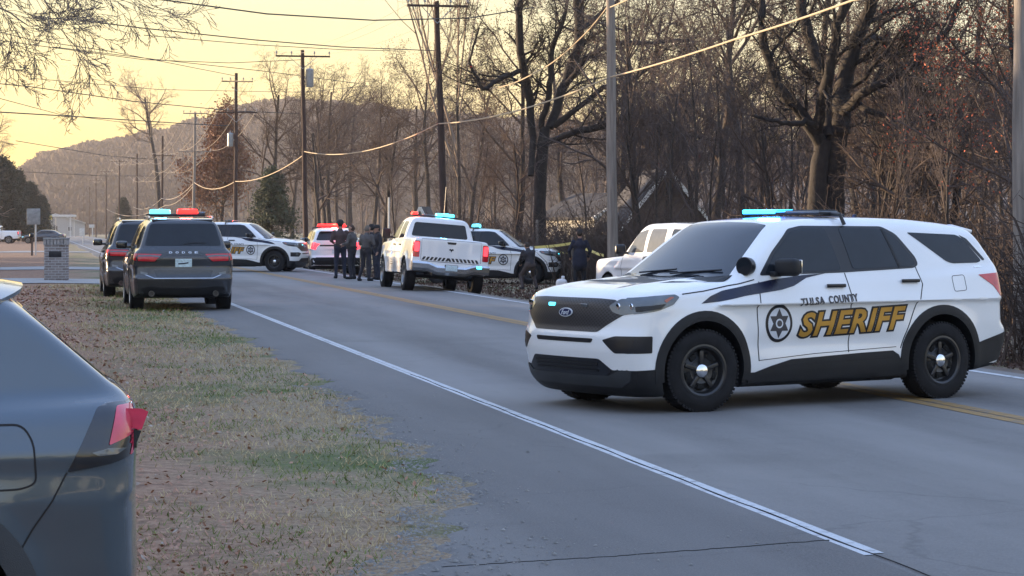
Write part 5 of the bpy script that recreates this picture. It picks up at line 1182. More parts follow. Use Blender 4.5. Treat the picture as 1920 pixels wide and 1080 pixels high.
# bramble and dead stems along the right edge of the wood
rng = np.random.default_rng(55); polys = []
for k in range(26):
    a = rng.uniform(0, 6.28); p = rng.normal(0, .35, 3)*np.array([1, 1, 0]); h = rng.uniform(.8, 2.6); l = rng.uniform(.3, 1.2); t = np.linspace(0, 1, 6)
    P = np.stack([p[0]+math.cos(a)*l*t**1.5+rng.normal(0, .05, 6), p[1]+math.sin(a)*l*t**1.5+rng.normal(0, .05, 6), h*(t-.25*t**3)], 1); polys.append((P, np.linspace(.014, .004, 6), 3))
    for j in range(3):
        q = P[rng.integers(1, 5)]; d = rng.normal(0, .35, 3); polys.append((np.array([q, q+d*.5, q+d+np.array([0, 0, .1])]), np.array([.006, .004, .003]), 3))
bm_ = mesh_np('bramble', *tubes_np(polys), (M['twig'],), sm=None); pl_ = []
for k in range(520):
    V = 14.2+rt.expovariate(1/3.2); px = rt.uniform(640, 2050); u = UofPx(px, V)
    if 30 < u < 130: V += 4.6
    if u < 16 or u > 190 or V > 40: continue
    p = RP(V, u); pl_.append((bm_, (p.x, p.y, float(gz(V, u))-.03), rt.uniform(0, 6.28), rt.uniform(.6, 1.5)))
merged(None, pl_, 'brush', 'tangled brown brush and dead stems at the edge of the wood', M['twig'])
V_ = 13.2+rg.exponential(3.5, 26000); px_ = rg.uniform(600, 2100, 26000); Y_ = FPX*V_/(CT*(px_-75)); u_ = (Y_-V_*ST)/CT; k_ = (u_ < 220) & (u_ > 8) & (V_ < 50); V_, u_ = V_[k_], u_[k_]
hh = rg.exponential(.8, len(V_))*(V_ > np.where((u_ > 30) & (u_ < 130), 19.5, 14.8)); pos = np.stack([V_*kv(u_)*CT-u_*ST, V_*kv(u_)*ST+u_*CT, gz(V_, u_)+.02+np.minimum(hh, 4)], 1)
Vv, Fv = leafmesh(pos, rg.uniform(.02, .045, len(pos))*(1+.006*u_), .8); tag(link('leaf_litter', mesh_np('leaf_litter', Vv, Fv, (M['brownleaf'],), sm=None)), 'brown dead leaves under and in the roadside brush', 'leaves', None, 'stuff')
# hill with its fuzz of trees
hx = np.linspace(-60, 2400, 330); hy = np.interp(hx, [-60, 40, 70, 100, 150, 200, 250, 300, 350, 400, 450, 480, 560, 700, 900, 1300, 2400], [420, 330, 314, 303, 291, 283, 276, 263, 250, 236, 222, 213, 206, 222, 240, 262, 290])
rh = np.random.default_rng(8); dep = np.linspace(0, 1, 40)
def hillz(px, t):
    top = CH+(430-np.interp(px, hx, hy))/FPX*1500; f = np.where(t < .67, np.sin(np.minimum(t/.67, 1)*np.pi/2)**1.3, 1-.5*(np.maximum(t-.67, 0)/.33)**2)
    return top*f-1.5+(1.6*np.sin(px*.021+t*9)*np.cos(px*.05-t*17)+1.0*np.sin(px*.09+t*23))*np.minimum(f*3, 1)
G, T_ = np.meshgrid(hx, dep); Yh = 900+900*T_; P = np.stack([(G-960)/FPX*Yh, Yh, hillz(G, T_)], -1).reshape(-1, 3)
n, m_ = len(dep), len(hx); i = np.arange(n*m_).reshape(n, m_); F = np.stack([i[:-1, :-1], i[:-1, 1:], i[1:, 1:], i[1:, :-1]], -1).reshape(-1, 4)
tag(link('hill', mesh_np('hill', P, F, (mat('wooded_hillside', (.050, .037, .033), 1, col2=(.080, .060, .050), scale=.06),), sm=0)), kind='structure')
# the hill's trees: small upright sprays, too many to count
N = 26000; px_ = rh.uniform(-60, 1300, N); t_ = .70*rh.uniform(.0, 1, N)**.8; Yh = 900+900*t_; b0 = np.stack([(px_-960)/FPX*Yh, Yh, hillz(px_, t_)-.5], 1); H_ = rh.uniform(4, 9, N); V8 = []; 
for k in range(5):
    a = rh.uniform(0, 6.28, N); sp__ = rh.uniform(.12, .42, N)*H_; tip_ = b0+np.stack([np.cos(a)*sp__, np.sin(a)*sp__, H_*rh.uniform(.7, 1, N)], 1); w_ = np.stack([-np.sin(a), np.cos(a), 0*a], 1)*(.35+.05*H_)[:, None]
    V8 += [b0+(tip_-b0)*.25, tip_+w_, tip_-w_]
Vv = np.stack(V8, 1).reshape(-1, 3); Fv = np.arange(len(Vv)).reshape(-1, 3)
tag(link('hill_trees', mesh_np('hill_trees', Vv, Fv, (mat('far_bare_crowns', (.055, .042, .037), 1, col2=(.085, .064, .053), scale=.03),), sm=None)), 'bare woodland covering the far ridge', 'wood', None, 'stuff')
# unseen evergreens added left of the frame to keep low sun off the road
pl_ = []; dm = _tm['cedar1'][0][1][1]
sunv = np.array([math.sin(R(SUN_AZ)), math.cos(R(SUN_AZ))]); perp = np.array([-sunv[1], sunv[0]])*-1
for k in range(70):
    q = -34+k*.62; d_ = rt.uniform(26, 38); c = np.array([3.0, 21.5])+sunv*d_+perp*(q)
    if c[0]/c[1]*FPX+960 > -160 and c[1] > 0: continue
    pl_.append((dm, (c[0], c[1], GZ(*c)), rt.uniform(0, 6.28), rt.uniform(.75, 1.15)*(7.2/7)))
for k in range(110):
    q = 8+k*1.5; d_ = rt.uniform(50, 62)+max(0, q-40)*.2; c = np.array([3.0, 21.5])+sunv*d_+perp*q
    if c[0]/c[1]*FPX+960 > -160 and c[1] > 0: continue
    low = abs(q-19.5) < 2.2 or abs(q-26) < 3.4 or abs(q-31.5) < 2.6 or (q > 40 and k % 5 == 0)  # belt kept low in places so the sun reaches the parked vehicles
    pl_.append((dm, (c[0], c[1], GZ(*c)), rt.uniform(0, 6.28), rt.uniform(.46, .60) if low else rt.uniform(1.05, 1.4)))
for k in range(30):                            # the same belt goes on behind the viewer, where the windows mirror it
    a = R(118+k*4.2); d_ = rt.uniform(48, 70); c = (math.sin(a)*d_, math.cos(a)*d_)
    pl_.append((dm, (c[0], c[1], GZ(*c)), rt.uniform(0, 6.28), rt.uniform(.6, 1.2)))
merged(None, pl_, 'shade_tree_line', 'unseen evergreen belt added left of the road to shade it', M['ever'])
# ------------------------------------------------------------------ utility poles and wires
M['pole'] = mat('weathered_pole', (.23, .20, .175), .9, var=.3, scale=4, stretch=(4, 4, .3), bump=.5, bscale=30)
M['pole_dark'] = mat('creosoted_pole', (.055, .034, .028), .9, var=.3, scale=4, stretch=(4, 4, .3), bump=.5, bscale=30)
M['insul'] = mat('porcelain', (.30, .28, .27), .3); M['tin'] = mat('galvanised_tin', (.30, .32, .34), .5, .5)
def pole(px, pxt, Y, top, r, arms, label, mt, box=None, group=None):
    b = at(px, 430, Y); g = GZ(b.x, b.y); t = at(pxt, top, Y)
    rt_ = empty('utility_pole', (b.x, b.y, g)); tag(rt_, label, 'utility pole', group); O = Vector((b.x, b.y, g)); tt = t-O
    n = 10; pts = [tt*(k/n)+Vector((.012*math.sin(k*1.3), 0, 0)) for k in range(n+1)]; pts[0].z -= .3
    MB().tube(pts, [r*(1-.32*k/n) for k in range(n+1)], 16).build('shaft', mt, rt_)
    ax = Vector((CT, ST, 0)); ends = []
    for (y, xl, xr) in arms:
        zc = at(pxt, y, Y).z-g; f = zc/tt.z; c = tt*f; l = (xl-pxt)/FPX*Y/CT; q = (xr-pxt)/FPX*Y/CT; w = Vector((-ST, CT, 0))*(r+.05)*-1
        a_ = MB().tube([c+w+ax*l, c+w+ax*q], .058, 4).build('crossarm', mt, rt_)
        for s_ in (l*.5, q*.5): MB().tube([c+w+ax*s_-Vector((0, 0, .05)), c+w*.8-Vector((0, 0, .65))], .016, 5).build('brace', M['tin'], rt_)
        for f_ in (.97, .42): 
            for s_ in (l*f_, q*f_):
                p = c+w+ax*s_; MB().lathe([(.018, 0), (.018, .09), (.05, .09), (.055, .13), (.035, .16), (.05, .19), (.02, .23), (.001, .24)], 10, 'z', Matrix.Translation(p+Vector((0, 0, .04)))).build('insulator', M['insul'], a_)
    if box:
        y, sd_, hh = box; zc = at(pxt, y, Y).z-g; c = tt*(zc/tt.z)+ax*sd_*(r+.22); MB().lathe([(.001, -hh/2), (.19, -hh/2), (.20, -hh/2+.04), (.20, hh/2-.05), (.15, hh/2), (.001, hh/2+.03)], 18, 'z', Matrix.Translation(c)).tube([c-ax*sd_*.3, c], .03, 6).tube([c+Vector((0, 0, hh/2)), c+Vector((0, 0, hh/2+.16))], .03, 6).build('transformer', M['tin'], rt_)
    return rt_
pole(1919, 1915, 33.5, -420, .165, [(-330, 1700, 2130)], 'nearest wooden pole at the right frame edge beside the sheriff SUV', M['pole'])
pole(1149, 1143, 62, -190, .155, [(-165, 1010, 1275)], 'pale tall pole rising out of frame between pickup and nearest sheriff SUV', M['pole'])
pole(837, 818, 84, 2, .150, [(12, 762, 876)], 'leaning pole with one crossarm standing just behind the white pickup', M['pole_dark'])
pole(574, 567, 117, 94, .140, [(106, 517, 617)], 'dark pole with crossarm and grey box left of the red lit SUV', M['pole_dark'], (146, 1, .95))
pole(441, 443, 150, 137, .150, [(153, 416, 473), (211, 406, 481)], 'pole with two crossarms and hanging transformer beside the russet oak', M['pole_dark'], (262, -1, .9))
pole(362, 366, 195, 209, .155, [(213, 344, 388), (284, 335, 396)], 'grey pole with two crossarms above the cyan roof light', M['pole'])
far_p = [(303, 305, 245, 255, [(292, 286, 322)]), (257, 257, 300, 288, [(297, 240, 274)]), (223, 224, 350, 300, [(303, 208, 238)]), (199, 199, 420, 320, [(322, 188, 212)]), (180, 180, 500, 334, [(338, 168, 190)]), (168, 168, 590, 350, [(354, 160, 178)]), (157, 157, 700, 362, [(365, 150, 165)]), (148, 148, 820, 372, [(374, 142, 154)])]
for px, pt, Y, top, arms in far_p: pole(px, pt, Y, top, .15, arms, 'small distant pole in the row running to the ridge', M['pole_dark'], None, 'distant utility poles')
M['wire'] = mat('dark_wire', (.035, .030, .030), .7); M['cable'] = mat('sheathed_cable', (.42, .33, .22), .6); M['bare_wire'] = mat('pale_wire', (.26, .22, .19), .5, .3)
def wire(pts, r, mt, label, sag=0, group=None, name='overhead_wire'):
    P = [at(*p) for p in pts]; out = []
    for a, b in zip(P[:-1], P[1:]):
        n = 14; L = (b-a).length
        for k in range(n): t = k/n; out.append(a.lerp(b, t)-Vector((0, 0, 4*sag*L*t*(1-t))))
    out.append(P[-1]); o = MB().tube(out, r, 6).build(name, mt); tag(o, label, 'cable', group); return o
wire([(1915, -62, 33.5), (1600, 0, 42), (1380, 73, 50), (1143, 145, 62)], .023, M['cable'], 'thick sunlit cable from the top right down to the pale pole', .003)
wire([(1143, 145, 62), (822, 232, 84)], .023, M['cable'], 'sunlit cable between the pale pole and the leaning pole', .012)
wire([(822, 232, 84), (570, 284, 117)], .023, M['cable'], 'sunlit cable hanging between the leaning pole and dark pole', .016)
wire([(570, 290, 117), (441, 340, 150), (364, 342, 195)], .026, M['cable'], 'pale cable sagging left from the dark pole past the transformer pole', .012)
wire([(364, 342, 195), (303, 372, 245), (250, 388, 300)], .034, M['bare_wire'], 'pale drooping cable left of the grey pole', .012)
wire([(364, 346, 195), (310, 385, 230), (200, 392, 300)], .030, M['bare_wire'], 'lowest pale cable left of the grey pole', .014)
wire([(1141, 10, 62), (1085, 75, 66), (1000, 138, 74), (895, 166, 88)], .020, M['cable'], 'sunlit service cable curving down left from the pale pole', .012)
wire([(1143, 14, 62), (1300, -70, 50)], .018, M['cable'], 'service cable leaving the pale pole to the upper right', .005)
GS = 'thin dark wires crossing the sky'
for pts, r in (([(200, -18, 55), (285, -3, 60), (500, 26, 66), (700, 38, 74), (880, 34, 84), (1000, 14, 90)], .022), ([(150, 38, 70), (270, 53, 74), (480, 75, 80), (640, 88, 90), (815, 95, 100)], .020), ([(270, 66, 90), (480, 84, 100), (640, 93, 110), (760, 96, 120)], .016),
    ([(100, 88, 100), (280, 110, 110), (500, 134, 120), (668, 156, 130)], .018), ([(0, 76, 90), (270, 112, 100), (430, 118, 110), (567, 112, 117)], .016), ([(-20, 155, 110), (60, 163, 115), (250, 190, 125), (440, 208, 150), (560, 213, 160)], .026), ([(-20, 209, 100), (150, 219, 120), (350, 232, 150), (430, 236, 160)], .030),
    ([(-10, 182, 100), (110, 214, 120), (250, 232, 150), (340, 235, 170)], .018), ([(60, 147, 120), (300, 168, 140), (567, 173, 170), (700, 160, 190)], .018), ([(30, 264, 170), (200, 292, 200), (303, 300, 245)], .028), ([(40, 322, 300), (200, 330, 320), (300, 330, 340)], .045), ([(0, 60, 80), (60, 75, 84), (200, 95, 90), (440, 142, 120)], .016)):
    wire(pts, r, M['wire'], 'thin dark overhead wire crossing the yellow sky from the left', 0, GS)
GL = 'line wires strung between the crossarms'
arms_ = [[(1143, -165, 62, 1010, 1275)], [(818, 12, 84, 764, 874)], [(567, 104, 117, 519, 615)], [(443, 151, 150, 418, 471)], [(366, 211, 195, 346, 386)], [(305, 291, 245, 288, 320)], [(257, 296, 300, 242, 272)], [(224, 302, 350, 210, 236)], [(199, 321, 420, 190, 210)], [(180, 337, 500, 170, 189)]]
for a, b in zip(arms_[:-1], arms_[1:]):
    a, b = a[0], b[0]
    for f in (0, .33, 1):
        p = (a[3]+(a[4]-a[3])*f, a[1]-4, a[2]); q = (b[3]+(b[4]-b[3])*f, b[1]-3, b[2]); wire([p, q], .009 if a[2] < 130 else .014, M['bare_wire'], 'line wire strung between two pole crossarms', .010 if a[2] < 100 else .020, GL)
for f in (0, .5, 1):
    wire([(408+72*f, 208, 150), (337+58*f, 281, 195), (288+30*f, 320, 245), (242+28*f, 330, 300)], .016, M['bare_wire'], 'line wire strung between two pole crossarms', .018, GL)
# ------------------------------------------------------------------ people
def capsule(P, a, b, ra, rb):
    a = np.array(a); b = np.array(b); ab = b-a; t = np.clip(((P-a)@ab)/(ab@ab+1e-12), 0, 1); return np.linalg.norm(P-(a+t[:, None]*ab), axis=1)-(ra+(rb-ra)*t)
SKIN = mat('skin', (.35, .20, .145), .6, var=.08)
def person(loc, face, H, cols, pose, label, hat=None, hair=(.02, .015, .012), coat=False, belt=False, extra=None):
    """local frame: y forward, x to the right hand side; sizes for a 1.78 m body, scaled by H"""
    caps = []      # (a, b, ra, rb, k, region)
    lean = pose.get('lean', 0); hz = pose.get('hip', .95); hy_ = pose.get('hipy', 0)
    hip = np.array([0, hy_, hz]); up = np.array([0, math.sin(lean), math.cos(lean)]); sw = pose.get('side', 0); up[0] = sw; up /= np.linalg.norm(up)
    ch = hip+up*.34; nk = hip+up*.55; fw = np.array([0, math.cos(lean), -math.sin(lean)])
    caps += [(hip+[-.06, 0, 0], hip+[.06, 0, 0], .125, .125, .05, 1), (hip+up*.05, ch, .135, .15, .06, 2), (ch+[-.09, 0, .02], ch+[.09, 0, .02], .125, .125, .06, 2), (ch+up*.05, nk-up*.03, .13, .075, .05, 2), (nk-up*.04, nk+up*.06, .055, .052, .02, 3)]
    if coat: caps += [(hip+up*.1, hip-[0, 0, .18], .19, .22, .06, 2)]
    hc = nk+up*.155+fw*pose.get('headf', .02)+np.array([0, 0, -pose.get('nod', 0)*.04])
    caps += [(hc+up*.03, hc-up*.02+fw*.01, .092, .080, .03, 3), (hc-up*.075+fw*.045, hc-up*.06+fw*.02, .042, .05, .03, 3), (hc-up*.01+fw*.10, hc-up*.035+fw*.112, .010, .014, .01, 3), (hc+[.088, 0, -.01], hc+[.092, -.01, .025], .012, .014, .01, 3), (hc+[-.088, 0, -.01], hc+[-.092, -.01, .025], .012, .014, .01, 3)]
    if hair is not None: caps += [(hc+up*.055-fw*.012, hc+up*.01-fw*.035, .083, .082, .02, 4)]
    for s, nm in ((1, 'R'), (-1, 'L')):
        sh = ch+np.array([s*.185, 0, 0])+up*.12; el = np.array(pose.get('el'+nm, (s*.25, -.03, hz+.20))); wr = np.array(pose.get('wr'+nm, (s*.25, .06, hz-.04)))
        caps += [(sh, el, .068, .052, .03, 2), (el, wr, .052, .036, .02, 2)]
        d = wr-el; d /= np.linalg.norm(d); o = np.cross(d, [s, 0, .01]); o /= np.linalg.norm(o)+1e-9; pv = np.cross(d, o)
        caps += [(wr+d*.02, wr+d*.075, .026, .034, .02, 3)]
        for j in range(4):
            b_ = wr+d*.085+pv*(j-1.5)*.021; l = (.036, .042, .039, .030)[j]; m = b_+d*l+o*.006; caps += [(b_, m, .0115, .011, .006, 3), (m, m+d*l*.6+o*.024, .011, .010, .006, 3)]
        b_ = wr+d*.03+pv*(-.030*s); caps += [(b_, b_+d*.035-pv*s*.022+o*.012, .013, .011, .008, 3), (b_+d*.035-pv*s*.022+o*.012, b_+d*.065-pv*s*.020+o*.026, .011, .010, .006, 3)]
        hp = hip+np.array([s*.09, 0, -.03]); kn = np.array(pose.get('kn'+nm, (s*.12, .03, .50))); an = np.array(pose.get('an'+nm, (s*.13, -.02, .10))); fd = np.array([s*.03, .15, 0]); fd = np.array(pose.get('ft'+nm, fd))
        caps += [(hp, kn, .098, .066, .04, 1), (kn, an, .066, .048, .03, 1), (an+[0, -.03, -.05], an+fd*.5+[0, 0, -.055], .045, .045, .03, 5), (an+fd*.5+[0, 0, -.055], an+fd+[0, 0, -.06], .045, .034, .02, 5)]
    sc = H/1.78
    caps = [(np.array(a, float), np.array(b, float), ra, rb, k, g) for a, b, ra, rb, k, g in caps]
    def fn(x, y, z):
        shp = x.shape; P = np.stack([x.ravel(), y.ravel(), z.ravel()], 1); D = np.full(len(P), .5)
        for a, b, ra, rb, k, g in caps:
            m = max(ra, rb)+.07; lo = np.minimum(a, b)-m; hi = np.maximum(a, b)+m; q = ((P > lo) & (P < hi)).all(1)
            if q.any(): D[q] = smin(D[q], capsule(P[q], a, b, ra, rb), k)
        return D.reshape(shp)
    al = np.array([c[0] for c in caps]+[c[1] for c in caps]); lo = al.min(0)-.24; hi = al.max(0)+.24
    P, F = nets(fn, tuple(lo), tuple(hi), .0155); C = P[F].mean(1)
    best = np.full(len(C), 9.); reg = np.zeros(len(C), int)
    for a, b, ra, rb, k, g in caps: d = capsule(C, a, b, ra, rb); q = d < best; best[q] = d[q]; reg[q] = g
    root = empty('person', loc, R(face)-math.pi/2); root.scale = (sc,)*3; tag(root, label, 'person')
    ms = [mat('cloth', cols[1], .9, var=.25, scale=8, bump=.4, bscale=25), mat('cloth', cols[0], .9, var=.25, scale=8, bump=.4, bscale=25), SKIN, mat('hair', hair or (.02, .02, .02), .8), M['rubber']]
    link('body', mesh_np('body', P, F, ms, reg-1), (), root)
    if hat: c = MB().lathe([(.001, .105), (.05, .10), (.088, .07), (.104, .02), (.105, -.01)], 20, 'z').box((0, .11, -.005), (.14, .12, .012), None, .004); c.build('cap', mat('cap_cloth', hat, .9), root, loc=tuple(hc+np.array([0, 0, .045])))
    if belt:
        b = MB().lathe([(.165, -.03), (.175, -.03), (.175, .03), (.165, .03)], 24, 'z').box((.17, 0, -.06), (.05, .09, .16), None, .015).box((-.17, .02, -.02), (.05, .07, .09), None, .015).box((-.10, .13, -.02), (.06, .04, .08), None, .01); b.build('duty_belt', M['black'], root, loc=tuple(hip+np.array([0, 0, .08])))
    for e in (-1, 1): MB().lathe([(.001, .011), (.008, .007), (.011, 0), (.008, -.007), (.001, -.011)], 8, 'z').build('eye', M['black'], root, loc=tuple(hc+np.array([e*.033, 0, .012])+fw*.086))
    return root
def gp(px, Y): p = at(px, 430, Y); return (p.x, p.y, GZ(p.x, p.y))
DK = (.022, .022, .030); NV = (.018, .022, .040); GY = (.085, .080, .080); BR = (.07, .045, .045)
person(gp(638, 70.5), 100, 1.84, (BR, NV), dict(elR=(.27, .06, 1.16), wrR=(.16, .22, 1.10), elL=(-.27, .0, 1.16), wrL=(-.2, .2, 1.10)), 'tall officer in dark brown jacket seen from behind, leftmost of the standing group', hat=(.02, .02, .022), belt=True)
person(gp(660, 69.5), 160, 1.72, (GY, DK), dict(elR=(.28, .10, 1.18), wrR=(.22, .34, 1.10), elL=(-.26, .05, 1.16), wrL=(-.12, .26, 1.12), nod=1), 'person in grey sleeves with dark trousers between the brown jacket and grey coat', belt=True, hair=(.05, .03, .02))
person(gp(686, 67.0), 60, 1.70, (GY, DK), dict(elR=(.26, .05, 1.17), wrR=(.10, .24, 1.20), elL=(-.26, .08, 1.17), wrL=(-.08, .24, 1.22), knL=(-.14, .05, .5), anL=(-.2, -.08, .1), lean=.10, nod=1), 'person in a grey jacket with legs apart and arms folded, third of the standing group', belt=True, hair=(.12, .10, .08))
person(gp(708, 68.5), 200, 1.72, (DK, NV), dict(elR=(.28, .02, 1.2), wrR=(.14, .22, 1.34), nod=1.2), 'officer in black uniform with raised forearm, rightmost of the standing group', hat=(.02, .02, .022), belt=True)
person(gp(697, 72.5), 110, 1.74, (DK, DK), dict(), 'officer in black half hidden behind the grey jacket', hat=(.02, .02, .022))
person(gp(992, 66.5), 115, 1.62, ((.030, .028, .034), (.060, .045, .042)), dict(lean=.30, hip=.80, hipy=-.08, knR=(.22, .16, .46), anR=(.26, -.04, .10), knL=(-.22, .16, .46), anL=(-.26, -.04, .10), elR=(.22, .20, .98), wrR=(.14, .36, .84), elL=(-.22, .20, .98), wrL=(-.14, .36, .84), nod=1.3), 'person in dark top crouching with knees apart before the sheriff SUV wheel', hair=(.03, .02, .015))
person(gp(1087, 66.5), 95, 1.78, ((.012, .014, .030), (.015, .016, .022)), dict(elR=(.31, .0, 1.16), wrR=(.27, .14, .98), elL=(-.31, .0, 1.16), wrL=(-.27, .14, .98)), 'broad person in a long dark navy coat standing beside the yellow tape', coat=True)
person(gp(1148, 70), 200, 1.74, (DK, DK), dict(), 'person mostly hidden behind the white SUV, dark head showing by the pale pole', hat=(.015, .015, .018))
# ------------------------------------------------------------------ small things
def ribbon(name, pts, h, mt, label, cat, th=.004):
    P = [at(*p) for p in pts]; V = []; n = 10; Q = []
    for a, b in zip(P[:-1], P[1:]):
        for k in range(n): Q.append(a.lerp(b, k/n)+Vector((0, .01*math.sin(k), -.02*math.sin(math.pi*k/n))))
    Q.append(P[-1])
    for q in Q: V += [(q.x, q.y, q.z-h/2), (q.x, q.y, q.z+h/2), (q.x, q.y+th, q.z+h/2), (q.x, q.y+th, q.z-h/2)]
    F = [(i*4+j, (i+1)*4+j, (i+1)*4+(j+1) % 4, i*4+(j+1) % 4) for i in range(len(Q)-1) for j in range(4)]; F += [(0, 1, 2, 3), tuple((len(Q)-1)*4+j for j in (3, 2, 1, 0))]
    o = MB().add(V, F).build(name, mt, sm=0); tag(o, label, cat); return o
M['tape'] = mat('yellow_tape', (.80, .66, .22), .5)
M['wood'] = mat('weathered_wood', (.16, .13, .11), .9, var=.3, stretch=(3, 3, .4))
ribbon('barrier_tape', [(1001, 464, 72), (1074, 456, 72)], .085, M['tape'], 'yellow barrier tape rising to the post left of the navy coat', 'barrier tape')
ribbon('barrier_tape', [(1047, 472, 76), (1068, 475, 76)], .07, M['tape'], 'short lower strip of pale barrier tape above the stake', 'barrier tape')
ribbon('barrier_tape', [(1074, 457, 72), (1108, 470, 70), (1132, 479, 68)], .085, M['tape'], 'yellow barrier tape between the navy coat and the pale pole', 'barrier tape')
def post(px, y0, y1, Y, r, label, mt=None):
    b = at(px, y1, Y); t = at(px, y0, Y); g = GZ(b.x, b.y); o = MB().tube([(0, 0, -.2), (0, 0, (t.z-g)*.97), (0, 0, t.z-g)], [r, r, r*.75], 8).build('post', mt or M['wood']); o.location = (b.x, b.y, g); tag(o, label, 'post'); return o
post(1073, 444, 520, 72, .035, 'thin post holding the yellow tape left of the navy coat')
post(1007, 412, 520, 80, .05, 'grey wooden post standing behind the crouching person')
post(1059, 470, 520, 76, .035, 'low wooden stake under the short tape strip')
post(1001, 462, 520, 72, .03, 'stake at the left end of the yellow tape')
# houses in the trees
M['roofm'] = mat('dark_shingles', (.045, .042, .045), .9, var=.3, scale=3, bump=.5, bscale=10); M['siding'] = mat('pale_siding', (.42, .40, .37), .8, stretch=(1, 1, 6)); M['siding_dark'] = mat('brown_siding', (.10, .075, .06), .8); M['trim'] = mat('white_trim', (.62, .60, .56), .7); M['winm'] = mat('dark_window', (.015, .017, .02), .1)
def house(px, Y, w, d, hw, hr, rz, label, wall, n=2):
    b = at(px, 430, Y); g = GZ(b.x, b.y); r_ = empty('house', (b.x, b.y, g), R(rz)); tag(r_, label, 'house')
    MB().add([(-w/2, -d/2, -.4), (w/2, -d/2, -.4), (w/2, d/2, -.4), (-w/2, d/2, -.4), (-w/2, -d/2, hw), (w/2, -d/2, hw), (w/2, d/2, hw), (-w/2, d/2, hw), (0, -d/2, hw+hr), (0, d/2, hw+hr)], [(0, 1, 5, 8, 4), (1, 2, 6, 5), (2, 3, 7, 9, 6), (3, 0, 4, 7), (0, 3, 2, 1)]).build('wall', wall, r_, sm=0)
    e = .35; V = []; 
    for y in (-d/2-e, d/2+e):
        for x, z in ((-w/2-e, hw-e*hr/(w/2)), (0, hw+hr), (w/2+e, hw-e*hr/(w/2))): V += [(x, y, z+.03), (x, y, z+.17)]
    F = [(0, 2, 8, 6), (2, 4, 10, 8), (1, 7, 9, 3), (3, 9, 11, 5), (0, 1, 3, 2), (2, 3, 5, 4), (6, 8, 9, 7), (8, 10, 11, 9), (0, 6, 7, 1), (4, 5, 11, 10)]
    MB().add(V, F).build('roof', M['roofm'], r_, sm=0)
    for s in (-1, 1):
        MB().tube([(s*(w/2+e), -d/2-e-.03, hw-e*hr/(w/2)+.08), (0, -d/2-e-.03, hw+hr+.10)], .11, 4).build('bargeboard', M['trim'], r_)
        wn_ = MB().box((s*w*.25, -d/2-.01, hw*.55), (.95, .06, 1.15), None, .01).build('window', M['trim'], r_); MB().box((s*w*.25, -d/2-.045, hw*.55), (.78, .03, .98)).build('pane', M['winm'], wn_)
    MB().box((0, -d/2-.02, hw*.38), (.9, .06, hw*.76), None, .01).build('door', M['siding_dark'], r_)
    return r_
house(1224, 100, 3.6, 6, 1.9, 2.2, 8, 'small house with pale bargeboards showing through trees behind the white SUV', M['siding_dark'])
house(1128, 118, 4.0, 5, 2.2, 1.1, 30, 'low pale house catching the sun left of the pale pole', M['siding'])
house(797, 150, 1.1, 2.4, 1.9, 1.1, -10, 'narrow pale gabled shed behind the white pickup among bare trees', M['siding'])
post(729, 370, 440, 120, .05, 'tall white post among the trees above the standing officers', M['trim'])
house(105, 560, 14, 8, 3.2, 2.2, 10, 'distant house at the end of the street by the ridge', M['siding'])
# brick mailbox pillar
bk = bpy.data.materials.new('pillar_brick'); bk.use_nodes = True; t = bk.node_tree; p = t.nodes['Principled BSDF']; p.inputs['Roughness'].default_value = .9
tc = NN(t, 'ShaderNodeTexCoord'); mp = NN(t, 'ShaderNodeMapping'); mp.inputs['Rotation'].default_value = (R(90), 0, 0); t.links.new(tc.outputs['Object'], mp.inputs[0]); br = NN(t, 'ShaderNodeTexBrick'); br.inputs['Scale'].default_value = 1; br.inputs['Brick Width'].default_value = .2; br.inputs['Row Height'].default_value = .075; br.inputs['Mortar Size'].default_value = .012
br.inputs['Color1'].default_value = (.17, .135, .125, 1); br.inputs['Color2'].default_value = (.26, .22, .21, 1); br.inputs['Mortar'].default_value = (.34, .33, .32, 1); t.links.new(mp.outputs[0], br.inputs['Vector']); t.links.new(br.outputs['Color'], p.inputs['Base Color'])
b = at(106, 430, 66); g = GZ(b.x, b.y); pr = empty('mailbox_pillar', (b.x, b.y, g), R(4)); tag(pr, 'grey brown brick mailbox pillar beside the concrete driveway', 'mailbox pillar')
MB().box((0, 0, .52), (.64, .60, 1.10), None, .008).build('shaft', bk, pr)
cp = MB()
for k in range(7): cp.box((-.295+.098*k, 0, 1.13), (.082, .66, .17), None, .006)
cp.build('soldier_course', mat('pale_brick', (.30, .28, .27), .9, var=.35, scale=12), pr)
MB().box((0, 0, 1.235), (.70, .70, .05), None, .012).build('cap_slab', mat('cap_stone', (.28, .27, .26), .9), pr)
MB().box((0, -.31, .78), (.36, .03, .17), None, .01).build('mailbox_door', M['black'], pr)
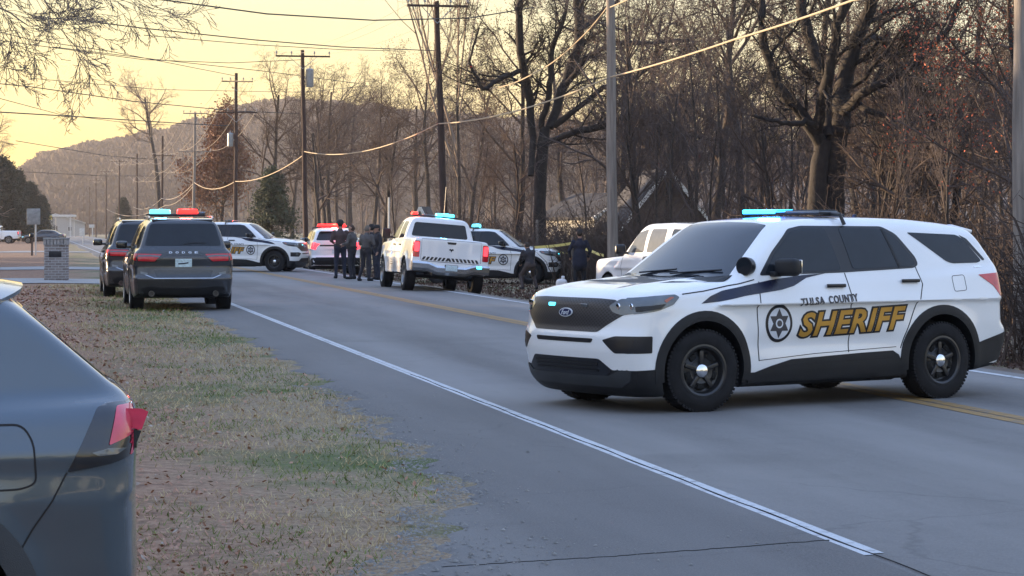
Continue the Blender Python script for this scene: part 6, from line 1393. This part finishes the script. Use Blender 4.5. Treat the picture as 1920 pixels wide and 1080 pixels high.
def sign_post(px, y0, y1, w, Y, label, board, hpost=True, name='road_sign'):
    c = at(px, (y0+y1)/2, Y); g = GZ(c.x, c.y); r_ = empty(name, (c.x, c.y, g), TH*.5); h = abs(y1-y0)/FPX*Y; ww = w/FPX*Y
    tag(r_, label, 'sign'); MB().box((0, -.05, c.z-g), (ww, .03, h), None, .01).build('board', board, r_); MB().box((ww*.15, 0, (c.z-g)/2-.1), (.09, .09, c.z-g+.2), None, .01).build('post', M['trim'], r_); return r_
sign_post(63, 391, 421, 25, 130, 'grey white signboard on a pale post on the left lawn', mat('faded_board', (.30, .31, .31), .7, var=.2))
r_ = empty('mailbox', gp(60, 128)); tag(r_, 'small dark mailbox on a post beside the grey white signboard', 'mailbox'); MB().box((0, 0, .5), (.09, .09, 1.1)).build('post', M['siding_dark'], r_); MB().box((0, 0, 1.15), (.22, .48, .24), None, .06).build('box', M['black'], r_)
sign_post(154, 428, 442, 10, 230, 'small white sign by the road edge under the pole row', M['trim'])
sign_post(94, 404, 412, 8, 420, 'tiny yellow sign far down the street', mat('yellow_sign', (.7, .55, .1), .6))
sign_post(172, 421, 427, 10, 215, 'small white box on a post below the nearest small poles', M['trim'])
# street furniture far away: canopy on white columns
b = at(118, 430, 460); cr = empty('canopy', (b.x, b.y, GZ(b.x, b.y))); tag(cr, 'pale canopy on thin white columns far down the street', 'canopy'); MB().box((0, 0, 4.3), (4.6, 5, .5), None, .05).build('roof', M['trim'], cr)
for sx in (-1, 1):
    for sy in (-1, 1): MB().box((sx*1.9, sy*2, 2), (.22, .22, 4.1)).build('column', M['trim'], cr)
wb = MB().box((0, 0, .16), (.34, .24, .34), None, .11).box((.04, 0, .36), (.1, .08, .12), None, .03).build('bag', mat('white_plastic_bag', (.7, .68, .68), .5)); wb.location = gp(1053, 66); tag(wb, 'small white bag lying on the shoulder left of the navy coat', 'bag')
# ------------------------------------------------------------------ haze
hz = bpy.data.materials.new('haze_air'); hz.use_nodes = True; t = hz.node_tree; t.nodes.clear(); ou = NN(t, 'ShaderNodeOutputMaterial'); pv = NN(t, 'ShaderNodeVolumePrincipled'); pv.inputs['Color'].default_value = (.78, .72, .70, 1); pv.inputs['Density'].default_value = .00021; pv.inputs['Anisotropy'].default_value = .2; t.links.new(pv.outputs[0], ou.inputs['Volume'])
hb = MB().box((0, 850, 53), (3500, 2150, 112)).build('haze', hz, sm=0); tag(hb, kind='stuff')
